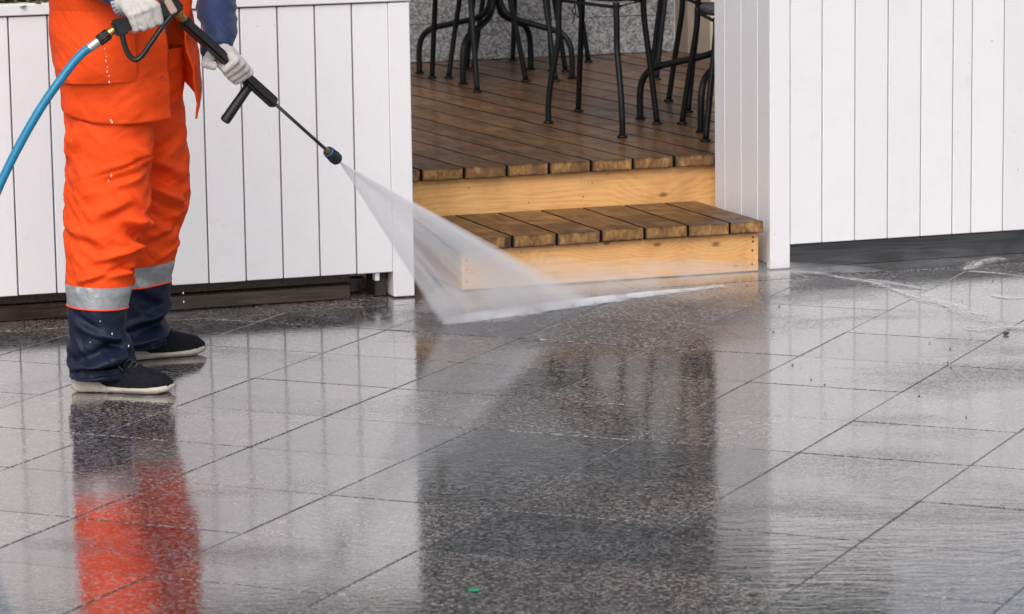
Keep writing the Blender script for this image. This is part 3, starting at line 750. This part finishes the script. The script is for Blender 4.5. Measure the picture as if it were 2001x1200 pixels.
body = skin_body('body', bv, be, br, M_shirt, person)
body.data.materials.append(M_skin)
for p in body.data.polygons:
    if p.center.z > 1.45: p.material_index = 1
# face, ears and cap (above the frame of the photograph)
fz = hc - PO
def blob(name, c, r, mat, parent, seg=16):
    bm = bmesh.new(); bmesh.ops.create_uvsphere(bm, u_segments=seg, v_segments=seg//2+2, radius=1)
    me = bm_mesh(name, bm, True)
    o = obj(name, me, mat, parent, c); o.scale = r; o.rotation_euler = (0, 0, FANG); return o
for s_ in (-1, 1):
    blob('ear', fz + RD*(.074*s_) + Vector((0, 0, 1.635)) - FD*.01, (.018, .010, .032), M_skin, body)
    blob('eye', fz + FD*.074 + RD*(.031*s_) + Vector((0, 0, 1.655)), (.010, .013, .008), simple('eye', (.05, .04, .035), .2), body)
blob('nose', fz + FD*.086 + Vector((0, 0, 1.628)), (.020, .014, .024), M_skin, body)
blob('mouth', fz + FD*.074 + Vector((0, 0, 1.588)), (.008, .024, .006), simple('lips', (.40, .16, .13), .5), body)
blob('cap', fz + Vector((0, 0, 1.705)) - FD*.006, (.100, .094, .075), M_navyj, person, 24)
bmv = blob('cap_brim', fz + FD*.105 + Vector((0, 0, 1.695)), (.065, .070, .008), M_navyj, person, 20)

# shoes
def shoe(heel, ang, L=.298):
    root = empty('shoe'); root.parent = person
    root.matrix_parent_inverse = Matrix.Identity(4); root.location = Vector(heel)-PO; root.rotation_euler = (0, 0, ang)
    ts = np.linspace(0, 1, 34)
    def hwid(t): return float(np.interp(t, [0, .04, .12, .3, .5, .7, .85, .95, 1], [.006, .026, .034, .035, .039, .048, .043, .026, .004]))
    def mid(t): return float(np.interp(t, [0, .3, .6, 1], [0, .003, .0, -.006]))
    def bot(t): return .003 + .012*max(0, (t-.80)/.20)**2 + .006*max(0, (.06-t)/.06)
    def topz(t): return float(np.interp(t, [0, .06, .16, .26, .36, .5, .7, .9, 1], [.046, .050, .050, .036, .021, .018, .019, .024, .027]))
    rows = []; NS = 20
    for t in ts:                                   # sole: closed ring per station
        w, m, b, tp = hwid(t), mid(t), bot(t), topz(t); x = t*L; r = []
        for yy, zz2 in ((-.94, b), (-1.02, b+.006), (-1.06, (b+tp)*.5), (-1.0, tp-.002), (-.93, tp), (0, tp-.004), (.93, tp), (1.0, tp-.002), (1.06, (b+tp)*.5), (1.02, b+.006), (.94, b), (0, b)):
            r.append(Vector((x, m+yy*w, zz2 + .0012*noise.noise(Vector((x*60, yy*3, 0))))))
        rows.append(r)
    sole = obj('sole', grid_mesh('sole', rows), M_sole, root)
    rows = []
    for t in np.linspace(.012, .975, 40):          # upper
        w, m, b = hwid(t)*.97, mid(t), topz(t)-.006; x = t*L
        h = float(np.interp(t, [0, .06, .2, .34, .48, .62, .78, .9, .975], [.080, .098, .100, .100, .092, .078, .064, .054, .034]))
        r = []
        for k in range(21):
            a = math.pi*k/20; sq = .78
            cy = math.copysign(abs(math.cos(a))**sq, math.cos(a)); sy = abs(math.sin(a))**.85
            pinch = 1 - .30*sy*float(np.interp(t, [0, .3, .55, .8], [.6, 1.0, .8, .2]))
            r.append(Vector((x, m - w*cy*pinch, b + (h-b)*sy + .0012*noise.noise(Vector((x*45, cy*4, sy*4))))))
        rows.append(r)
    obj('upper', grid_mesh('upper', rows, False), M_shoe, root)
    for i in range(5):                              # laces
        x = L*(.45+.048*i); h = float(np.interp(x/L, [.34, .48, .62, .78], [.101, .093, .079, .065])); w = .020
        tube('lace', [(x-.006, -w, h-.010), (x, -w*.4, h+.002), (x+.004, w*.4, h+.002), (x+.010, w, h-.010)], .0022, M_lace, root, 6, 4)
    for s_ in (-1, 1):
        tube('lace', [(L*.45, 0, .098), (L*.43, s_*.020, .100), (L*.50, s_*.036, .076), (L*.53, s_*.034, .066)], .0019, M_lace, root, 6, 4)
    return root
shoe((-1.232, 9.212, 0), rad(-9))
shoe((-1.172, 9.655, 0), rad(29))

# gloved hands: metacarpals, four curled fingers and a thumb, fused into one surface
def capsule(a, b, ra, rb, n=8):
    a, b = Vector(a), Vector(b); t = (b-a).normalized()
    pts = [a-t*ra*.8, a-t*ra*.45, a, b, b+t*rb*.45, b+t*rb*.8]; rs_ = [ra*.55, ra*.88, ra, rb, rb*.88, rb*.55]
    return tube_data(pts, rs_, n)
def hand(name, c, g, wrist, th0, sweep, rg, thumb, seed, handed=1):
    """c grip centre, g unit vector along the gripped bar (little finger -> index)"""
    c = Vector(c); g = Vector(g).normalized(); wrist = Vector(wrist)
    toc = Vector((0, -1, 0)); p = (toc-g*toc.dot(g)).normalized(); q = g.cross(p)
    if q.z < 0: q = -q
    def at(off, th, R): return c + g*off + (p*math.cos(th)+q*math.sin(th))*R
    parts = []
    for i, (off, rf, ex) in enumerate(((-.033, .0098, -.2), (-.011, .0112, .0), (.0115, .0116, .05), (.034, .0112, 0))):
        R = rg + rf*1.02; k = th0; prev = at(off*1.05, k, R+.006)
        wv = wrist + g*(off*(.55 if handed > 0 else .28))
        parts.append(capsule(wv, prev, .019 if handed > 0 else .022, rf*1.32))
        sw = sweep*(1+ex*.4)
        for j, fr in enumerate((.40, .74, 1.0)):
            nx = at(off, th0+sw*fr, R + (.003 if j == 0 else 0)); rr = rf*(1.08, 1.0, .92)[j]
            parts.append(capsule(prev, nx, rf*(1.22, 1.08, 1.0)[j], rr)); prev = nx
    t0, t1, t2, t3 = [Vector(x) for x in thumb]
    parts += [capsule(t0, t1, .019, .016), capsule(t1, t2, .0155, .0125), capsule(t2, t3, .0125, .0112)]
    v, f = join_data(parts); me = mesh(name, [x-PO for x in v], f)
    o = bpy.data.objects.new(name, me); COL.objects.link(o)
    rm = o.modifiers.new('r', 'REMESH'); rm.mode = 'VOXEL'; rm.voxel_size = .0024
    sm_ = o.modifiers.new('s', 'SMOOTH'); sm_.factor = .5; sm_.iterations = 2
    dg = bpy.context.evaluated_depsgraph_get(); m2 = bpy.data.meshes.new_from_object(o.evaluated_get(dg)); o.modifiers.clear(); o.data = m2
    for vx in m2.vertices:
        w_ = vx.co; vx.co = w_ + vx.normal*(.0016*noise.noise(Vector((w_.x*60+seed, w_.y*60, w_.z*60))) + .0008*noise.noise(Vector((w_.x*160, w_.y*160, w_.z*160))))
    m2.materials.append(M_glove); m2.polygons.foreach_set('use_smooth', [True]*len(m2.polygons)); o.parent = person
    return o
def cuff(hand_o, a, b, ra, rb, stitch=False):
    a, b = Vector(a)-PO, Vector(b)-PO; n = 14; rows = []
    ax = (b-a).normalized(); u = ax.cross(Vector((0, 0, 1))).normalized(); w = ax.cross(u)
    for i in range(n):
        t = i/(n-1); r = ra+(rb-ra)*t
        rows.append([a.lerp(b, t) + (u*math.cos(2*math.pi*k/48)+w*math.sin(2*math.pi*k/48))*(r+.0012*math.cos(k*math.pi)+.002*noise.noise(Vector((k*.6, i*.5, ra*50)))) for k in range(48)])
    o = obj('glove_cuff', grid_mesh('glove_cuff', rows), M_glove, hand_o); md = o.modifiers.new('t', 'SOLIDIFY'); md.thickness = .0025
    if stitch:
        V_ = []
        for k in range(0, 48, 2):
            V_.append(tube_data([rows[-1][k]+ax*.001, rows[-3][(k+1) % 48]+(rows[-3][(k+1) % 48]-b)*.03, rows[-5][(k+1) % 48]+(rows[-5][(k+1) % 48]-a)*.02], .0013, 5))
        v, f = join_data(V_); obj('stitching', mesh('stitching', v, f), M_blue, hand_o)
GA = Vector((-1.045, 9.022, 1.030)); GB = Vector((-.912, 9.068, 1.073)); gd = (GB-GA).normalized()
gc = Vector((-.982, 9.045, 1.053))
hr_ = hand('glove', gc, gd, (-1.020, 9.078, 1.098), rad(30), rad(-205), .017, [(-1.000, 9.085, 1.092), (-.965, 9.090, 1.085), (-.940, 9.092, 1.068), (-.93, 9.080, 1.058)], 3)
cuff(hr_, (-1.018, 9.075, 1.098), (-1.046, 9.098, 1.092), .031, .041, True)
LA = Vector((-.884, 9.12, 1.036)); LB = Vector((-.502, 9.772, .568)); ld = (LB-LA).normalized()
lc = LA + ld*.272
hl_ = hand('glove', lc, ld, (-.794, 9.316, .950), rad(40), rad(-220), .0155, [(-.796, 9.315, .948), (-.826, 9.270, .922), (-.838, 9.250, .906), (-.815, 9.255, .898)], 9, -1)

# ------------------------------------------------------------------ pressure washer gun with its lance
M_blk = simple('black_plastic', (.012, .012, .013), .42, bump=(500, .0002), var=.3, vscale=40)
M_brass = simple('brass', (.55, .36, .14), .35, .9)
M_rod = simple('grey_steel_rod', (.11, .105, .095), .35, .7, var=.2)
M_nozb = simple('dark_nozzle_plastic', (.02, .028, .042), .4)
M_nozblue = simple('blue_nozzle_ring', (.02, .10, .30), .4)
M_fer = simple('crimped_steel', (.55, .55, .55), .38, .8, bump=(120, .001))
M_beige = simple('worn_beige_plastic', (.42, .30, .25), .6)
GO = Vector((-.98, 9.05, 1.0))
gun = empty('spray_lance', 'black pressure washer gun and long lance held in both gloves', 'spray gun', Matrix.Translation(GO))
def G(p): return Vector(p)-GO
def beam(name, a, b, w, h, mat, parent, upv=(0, 0, 1), bev=.002, taper=1.0):
    """box from a to b, rectangular section w x h"""
    a, b = G(a), G(b); t = (b-a); l = t.length; t.normalize(); s_ = t.cross(Vector(upv)).normalized(); u = s_.cross(t)
    bm = bmesh.new(); bmesh.ops.create_cube(bm, size=1)
    for v in bm.verts:
        k = taper if v.co.x > 0 else 1.0
        v.co = Vector((v.co.x*l, v.co.y*w*k, v.co.z*h*k))
    bmesh.ops.bevel(bm, geom=bm.edges[:], offset=bev, segments=2, affect='EDGES')
    me = bm_mesh(name, bm, False); o = obj(name, me, mat, parent)
    Mx = Matrix((t, s_, u)).transposed().to_4x4(); Mx.translation = (a+b)/2; o.matrix_local = Mx
    return o
beam('handle', GA, GB, .030, .038, M_blk, gun, bev=.007)
beam('rear_block', (-1.060, 9.016, 1.022), (-1.026, 9.028, 1.036), .036, .046, M_blk, gun, bev=.006)
beam('gun_head', (-.935, 9.062, 1.050), (-.888, 9.085, 1.090), .034, .040, M_blk, gun, bev=.006)
beam('head_block', (-.925, 9.07, 1.085), (-.918, 9.072, 1.135), .030, .036, M_blk, gun, upv=(1, 0, 0), bev=.005)
beam('trigger', (-.918, 9.050, 1.10), (-.898, 9.052, 1.062), .012, .020, M_beige, gun, upv=(1, 0, 0), bev=.003)
tg = smooth_path([G(p) for p in ((-1.040, 9.026, 1.025), (-1.034, 9.026, .985), (-1.022, 9.028, .953), (-1.006, 9.030, .940), (-.988, 9.034, .950), (-.962, 9.040, .985), (-.935, 9.050, 1.022), (-.905, 9.068, 1.058))], 8)
v, f = tube_data(tg, .0095, 8)
ctr = [tg[i//8] for i in range(len(v))]
v = [c_ + Vector(((p-c_).x*.8, (p-c_).y*1.7, (p-c_).z*.8)) for p, c_ in zip(v, ctr)]
obj('trigger_guard', mesh('trigger_guard', v, f, True), M_blk, gun)
ci = Vector((-1.060, 9.016, 1.022)); cdv = (Vector((-1.103, 9.0, .991))-ci).normalized()
lathe('brass_fitting', [(0, .010), (.010, .010), (.0105, .012), (.016, .012)], G(ci), cdv, M_brass, gun, 14)
rib = []
for i in range(12):
    a = 2*math.pi*i/12; rib.append(a)
cp = lathe('swivel_nut', [(.016, .0125), (.018, .0145), (.050, .0145), (.053, .012)], G(ci), cdv, M_blk, gun, 20)
u_ = cdv.cross(Vector((0, 0, 1))).normalized(); w_ = cdv.cross(u_)
prts = []
for a in rib:
    off = (u_*math.cos(a)+w_*math.sin(a))*.0142; prts.append(tube_data([G(ci)+cdv*.019+off, G(ci)+cdv*.049+off], .0022, 6))
v, f = join_data(prts); obj('grip_ribs', mesh('grip_ribs', v, f, True), M_blk, cp)
lathe('ferrule', [(.050, .0125), (.060, .0132), (.082, .0132), (.084, .0125)], G(ci), cdv, M_fer, gun, 16)
lathe('brass_fitting', [(-.012, .009), (.004, .009), (.005, .0125), (.014, .0125), (.015, .010), (.03, .010)], G((-.893, 9.098, 1.056)), ld, M_brass, gun, 14)
def L_(t): return LA+ld*t
LL = (LB-LA).length
s1 = beam('sleeve_grip', L_(.004), L_(.36), .027, .029, M_blk, gun, bev=.005)
s2 = beam('lance_grip', L_(.335), L_(.505), .025, .031, M_blk, gun, bev=.004)
beam('collar', L_(.004), L_(.032), .031, .033, M_blk, gun, bev=.006)
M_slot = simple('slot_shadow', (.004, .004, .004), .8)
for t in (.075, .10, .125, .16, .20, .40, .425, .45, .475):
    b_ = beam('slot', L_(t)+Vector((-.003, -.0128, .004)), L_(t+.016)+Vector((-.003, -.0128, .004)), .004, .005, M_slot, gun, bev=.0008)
sh0 = L_(.37)+Vector((-.004, -.004, -.012)); sh1 = Vector((-.797, 9.345, .735))
hd = (sh1-sh0).normalized()
lathe('side_handle', [(0, .020), (.004, .021), (.008, .0145), (.012, .0135), ((sh1-sh0).length-.004, .0148), ((sh1-sh0).length, .012)], G(sh0), hd, M_blk, gun, 20)
tube('lance_rod', [G(L_(.50)), G(L_(LL-.07))], .0052, M_rod, gun, 10, straight=True)
nzb = G(L_(LL-.078))
lathe('nozzle_ring', [(0, .007), (.006, .0085), (.012, .0085)], nzb, ld, M_brass, gun, 14)
nh = lathe('nozzle', [(.010, .0125), (.014, .0155), (.040, .0165), (.055, .0185), (.066, .0185), (.070, .016), (.068, .008)], nzb, ld, M_nozb, gun, 20)
u_ = ld.cross(Vector((0, 0, 1))).normalized(); w_ = ld.cross(u_); prts = []
for i in range(12):
    a = 2*math.pi*i/12; off = (u_*math.cos(a)+w_*math.sin(a)); prts.append(tube_data([nzb+ld*.016+off*.0152, nzb+ld*.040+off*.0163, nzb+ld*.054+off*.0180], .0019, 6))
v, f = join_data(prts); obj('grip_ribs', mesh('grip_ribs', v, f, True), M_nozb, nh)
lathe('blue_ring', [(.012, .0150), (.0125, .0160), (.0155, .0162), (.016, .0150)], nzb, ld, M_nozblue, nh, 20)

M_hose = simple('blue_rubber_hose', (.008, .20, .36), .38, bump=(150, .0004), var=.08, vscale=40)
he = Vector(ci)+cdv*.078
hose = obj('hose', mesh('hose', *tube_data(smooth_path([he, he+cdv*.03, (-1.183, 8.965, .917), (-1.268, 8.93, .797), (-1.366, 8.90, .616), (-1.47, 8.86, .36), (-1.58, 8.82, .12), (-1.70, 8.79, .022), (-1.9, 8.78, .0125), (-2.3, 8.86, .0125), (-3.2, 9.0, .0125)], 14), .0118, 18), True), M_hose)
tag(hose, 'bright blue rubber hose running from the spray gun down to the paving', 'hose')
FOAM_LINES = [([(0.941, 11.182), (1.077, 11.069), (1.181, 10.919), (1.27, 10.679), (1.347, 10.5), (1.419, 10.203), (1.489, 10.03), (1.582, 9.932)], 0.0175, 1142, 0.0055), ([(1.17, 10.974), (1.26, 10.879), (1.346, 10.756)], 0.014, 326, 0.005), ([(1.319, 10.675), (1.375, 10.468), (1.469, 10.217)], 0.021, 326, 0.006), ([(1.517, 11.164), (1.6, 11.327), (1.692, 11.412)], 0.021, 326, 0.005), ([(1.528, 11.118), (1.624, 11.065), (1.718, 11.012)], 0.0105, 217, 0.005), ([(1.545, 10.635), (1.592, 10.569), (1.654, 10.595)], 0.0105, 163, 0.005), ([(1.374, 9.984), (1.489, 10.03), (1.581, 10.022)], 0.035, 299, 0.006), ([(0.327, 10.587), (0.5, 10.798), (0.706, 10.885)], 0.023625, 1, 0.01), ([(-0.207, 10.224), (-0.001, 10.359), (0.294, 10.59)], 0.021, 326, 0.004)]
DROPS = [(-1.0839, 9.0, 0.9737, 0.0012), (-1.0802, 9.0, 0.9605, 0.0009), (-1.0801, 9.0, 0.9526, 0.001), (-1.0811, 9.0, 0.9401, 0.0018), (-1.0777, 9.0, 0.9235, 0.0014), (-1.0795, 9.0, 0.911, 0.002), (-1.0743, 9.0, 0.8994, 0.0014), (-1.0739, 9.0, 0.883, 0.0022), (-1.0735, 9.0, 0.7804, 0.002), (-1.0704, 9.0, 0.7749, 0.0024), (-1.077, 9.0, 0.6294, 0.0022), (-1.0854, 9.0, 0.616, 0.0017), (-1.1499, 9.0, 0.1733, 0.0013), (-1.0893, 9.0, 0.1963, 0.0019), (-1.0454, 9.0, 0.1621, 0.0019), (-1.1208, 9.0, 0.2314, 0.0014), (-0.8924, 9.0, 0.3059, 0.0018), (-0.8917, 9.0, 0.2817, 0.0018)]
SCRAP = (-0.0887, 6.8822, 0.003)

# ------------------------------------------------------------------ water: fan of spray, splash, mist, foam, drops, grit
NZ_ = L_(LL+.002)
def water_vol(name, dens_fn, color=(.97, .97, .99)):
    m = bpy.data.materials.new(name); m.use_nodes = True; t = m.node_tree; t.nodes.clear()
    T = NT.__new__(NT); T.m = m; T.t = t
    out = T.n('OutputMaterial'); pv = T.n('VolumePrincipled', {'Color': c3(*color), 'Anisotropy': .0})
    T.set(pv.inputs['Density'], dens_fn(T)); t.links.new(pv.outputs[0], out.inputs['Volume'])
    return m
vl = Vector((-.219, 10.206, 0))-NZ_; vr = Vector((.291, 10.61, 0))-NZ_
axx = (vl.normalized()+vr.normalized()).normalized(); axn = vl.cross(vr).normalized(); axy = axn.cross(axx)
FM = Matrix((axx, axy, axn)).transposed().to_4x4(); FM.translation = NZ_
def inv3(v): return Vector((v.dot(axx), v.dot(axy), v.dot(axn)))
pl, pr_ = inv3(vl), inv3(vr)
V, F = [], []; NA = 24
for i in range(NA+1):
    t = i/NA; e = vl.lerp(vr, t); p = inv3(e)
    hw_ = .030
    st = p*.006
    V += [st+Vector((0, 0, .0035)), p+Vector((0, 0, hw_)), p-Vector((0, 0, hw_)), st-Vector((0, 0, .0035))]
for i in range(NA):
    b = i*4
    for k in range(4): F.append((b+k, b+(k+1) % 4, b+4+(k+1) % 4, b+4+k))
F += [(3, 2, 1, 0), (NA*4, NA*4+1, NA*4+2, NA*4+3)]
amin, amax = sorted((pl.y/pl.x, pr_.y/pr_.x))
top_is_max = (pr_.y/pr_.x) > (pl.y/pl.x)
def fan_d(T):
    tc = T.n('TexCoord').outputs['Object']; sp = T.n('SeparateXYZ', {0: tc}); x, y, zc = sp.outputs
    a = T.math('DIVIDE', y, x); an = T.math('DIVIDE', T.math('SUBTRACT', a, amin), amax-amin)
    if not top_is_max: an = T.math('SUBTRACT', 1.0, an)
    cv = T.n('CombineXYZ', {0: T.math('MULTIPLY', an, 7.0), 1: T.math('MULTIPLY', x, 1.5), 2: T.math('MULTIPLY', zc, 18)})
    s1_ = T.ramp(T.noise(cv, 1.6, 4, .62), [(.28, .30), (.74, 1.30)])
    edge = T.ramp(an, [(0.0, .0), (.06, .62), (.14, .52), (.45, .36), (.78, .85), (.90, 1.2), (1.0, .0)])
    base = T.math('DIVIDE', 31.0, T.math('ADD', x, .03))
    near = T.math('MULTIPLY_ADD', T.math('POWER', T.math('MAXIMUM', T.math('SUBTRACT', x, .45), 0.0), 1.5), -.75, 1.0)
    return T.math('MULTIPLY', T.math('MULTIPLY', base, near), T.math('MULTIPLY', s1_, edge))
spray = obj('water_spray', mesh('water_spray', V, F), water_vol('spray_water', fan_d)); spray.matrix_world = FM
tag(spray, 'fan of white water spray shooting from the lance nozzle onto the paving', 'water spray')

# splash where the fan strikes: low ridge of white water, and a thin mist rolling on towards the step
def ridge(name, pts, half, hgt, dens, label, cat, scale=(30, 30, 30), kind='stuff', low=.35, fade=10):
    path = smooth_path([Vector(p) for p in pts], 10); n = len(path); rows = []
    for i, p in enumerate(path):
        t = (path[min(i+1, n-1)]-path[max(i-1, 0)]).normalized(); s_ = Vector((-t.y, t.x, 0)); u = i/(n-1)
        env = max(.02, min(1, u*fade+.15)*(1-u)**.7)
        w = half[0]+(half[1]-half[0])*u; h = (hgt[0]+(hgt[1]-hgt[0])*u)*env; r = []
        for k in range(16):
            a = math.pi*k/15
            r.append(p + s_*(w*env*math.cos(a)) + Vector((0, 0, .004+h*math.sin(a))))
        rows.append(r)
    nn = 16; V_ = [v for r in rows for v in r]; F_ = []
    for i in range(n-1):
        for k in range(nn): F_.append((i*nn+k, i*nn+(k+1) % nn, (i+1)*nn+(k+1) % nn, (i+1)*nn+k))
    F_ += [tuple(range(nn-1, -1, -1)), tuple(range((n-1)*nn, n*nn))]
    def fn(T):
        ps = T.n('NewGeometry').outputs['Position']; nn_ = T.noise(T.map(ps, scale), 1.0, 4, .6, .5)
        zz_ = T.n('SeparateXYZ', {0: ps}).outputs[2]; fall = T.ramp(T.math('DIVIDE', zz_, max(hgt)), [(0.0, 1.0), (.35, .6), (1.0, 0.0)])
        return T.math('MULTIPLY', T.math('MULTIPLY', T.ramp(nn_, [(low, 0.0), (.70, 1.0)]), fall), dens)
    o = obj(name, mesh(name, V_, F_), water_vol(name+'_water', fn)); tag(o, label, cat, kind=kind); return o
ridge('splash', [(-.215, 10.205, 0), (-.05, 10.335, 0), (.14, 10.49, 0), (.32, 10.62, 0), (.47, 10.73, 0), (.70, 10.86, 0)], (.024, .10), (.030, .030), 190, 'bright ridge of splashing white water where the spray fan hits the paving', 'splash', (16, 16, 30), low=.36)
ridge('spray_mist', [(-.30, 10.42, 0), (.02, 10.60, 0), (.32, 10.78, 0), (.62, 10.98, 0), (.95, 11.10, 0), (1.25, 11.15, 0)], (.16, .12), (.20, .11), 9.0, 'thin mist hanging over the paving in front of the step riser', 'mist', (7, 7, 9), low=.30, fade=4)
ridge('spray_mist', [(.85, 11.10, 0), (1.25, 11.19, 0), (1.75, 11.36, 0), (2.1, 11.46, 0)], (.09, .10), (.12, .13), 1.8, 'faint mist drifting along the dark base board of the right planter', 'mist', (6, 6, 8), low=.36, fade=1.6)

# foam lines left by the running water
def foam_mat():
    T = NT('white_foam'); at = T.n('Attribute', attribute_name='flow').outputs['Vector']; sp = T.n('SeparateXYZ', {0: at})
    along, across = sp.outputs[0], sp.outputs[1]; pos = T.n('NewGeometry').outputs['Position']
    cv = T.n('CombineXYZ', {0: T.math('MULTIPLY', along, 20), 1: T.math('MULTIPLY', across, 55), 2: 0.0})
    n = T.noise(cv, 1.0, 5, .68, .9); f = T.noise(pos, 140, 3, .65)
    edge = T.math('SUBTRACT', 1.0, T.math('ABSOLUTE', sp.outputs[2]))
    k = T.math('ADD', T.math('ADD', T.math('MULTIPLY', n, .75), T.math('MULTIPLY', f, .35)), T.math('MULTIPLY', edge, .34))
    T.P(Base_Color=c3(.72, .72, .73), Roughness=.5, Alpha=T.ramp(k, [(.70, 0.0), (1.06, .68)]), Normal=T.bump(k, .002)); return T.m
M_foam = foam_mat()
def foam(lines, label):
    V_, F_, A_ = [], [], []; base = 0.0
    for pts, wid, cnt, size in lines:
        path = smooth_path([Vector((*p, 0)) for p in pts], 14); n = len(path); s_l = 0.0; NC = 11; o_ = len(V_); base += 3.7
        for i, p in enumerate(path):
            t = (path[min(i+1, n-1)]-path[max(i-1, 0)]).normalized(); sd_ = Vector((-t.y, t.x, 0)); s_l += (path[i]-path[i-1]).length if i else 0
            w = wid*4.6*(.65+.6*noise.noise(Vector((s_l*9, base, 0))))*min(1, .15+i/n*8)*min(1, .15+(1-i/n)*6)
            p = p + sd_*(.025*noise.noise(Vector((s_l*6, base, 5))))
            for k in range(NC):
                c_ = -1+2*k/(NC-1); V_.append(p+sd_*(c_*w)+Vector((0, 0, .0018+.0010*(1-c_*c_)))); A_ += [s_l+base, c_*w+base, c_]
        for i in range(n-1):
            for k in range(NC-1): q = o_+i*NC+k; F_.append((q, q+1, q+NC+1, q+NC))
    me = mesh('foam', V_, F_, True); at = me.attributes.new('flow', 'FLOAT_VECTOR', 'POINT'); at.data.foreach_set('vector', A_)
    tag(obj('foam', me, M_foam), label, 'foam', kind='stuff')
foam(FOAM_LINES, 'white foam streaks on the wet paving in front of the right planter')

# falling drops below the hose coupling and off the gun
M_drop = simple('water_drop', (.82, .84, .88), .08, coat=1.0)
V_, F_ = [], []
rn = random.Random(11)
for x, y, z, r in DROPS:
    b = tube_data([Vector((x, y, z+r*1.8)), Vector((x, y, z+r)), Vector((x, y, z)), Vector((x, y, z-r)), Vector((x, y, z-r*1.6))], [r*.15, r*.55, r*.8, r*.75, r*.3], 8)
    o_ = len(V_); V_ += b[0]; F_ += [tuple(i+o_ for i in q) for q in b[1]]
dr = obj('water_drops', mesh('water_drops', V_, F_, True), M_drop)
tag(dr, 'string of falling water drops below the hose coupling of the spray gun', 'water drops', kind='stuff')

# grit, one pebble, and a scrap of green
M_grit = simple('dark_grit', (.05, .042, .036), .7, var=.4, vscale=80)
def stone_data(c, r, rn):
    bm = bmesh.new(); bmesh.ops.create_icosphere(bm, subdivisions=1, radius=1)
    d = ([Vector((c[0]+v.co.x*r*rn.uniform(.7, 1.2), c[1]+v.co.y*r*rn.uniform(.7, 1.2), c[2]+max(-.3, v.co.z)*r*rn.uniform(.55, .8))) for v in bm.verts], [tuple(v.index for v in f.verts) for f in bm.faces]); bm.free(); return d
gp = []
for i in range(45):
    y = rn.uniform(8.6, 11.2); x = rn.uniform(.75, .155*y+.1); gp.append(stone_data((x, y, .002), rn.choice((.0016, .002, .0025, .0035)), rn))
v, f = join_data(gp); tag(obj('grit', mesh('grit', v, f), M_grit), 'specks of dark grit scattered on the wet pavers', 'grit', kind='stuff')
v, f = stone_data((1.478, 9.90, .004), .011, rn); pb = obj('pebble', mesh('pebble', v, f, True), M_grit); tag(pb, 'small grey pebble lying on the wet paving below the foam streak', 'pebble')
M_green = simple('green_plastic', (.0, .28, .13), .4)
sc_ = obj('litter_scrap', prism_me([(-.0115, -.010), (.0105, -.012), (.0125, .009), (-.0105, .011)], 0, .0016, .0004), M_green, None, SCRAP, (0, 0, rad(4)))
tag(sc_, 'tiny bright green scrap of litter lying on the dark wet pavers', 'litter')
SC.cycles.volume_bounces = 4
SC.cycles.volume_step_rate = 1.0
SC.cycles.transparent_max_bounces = 24
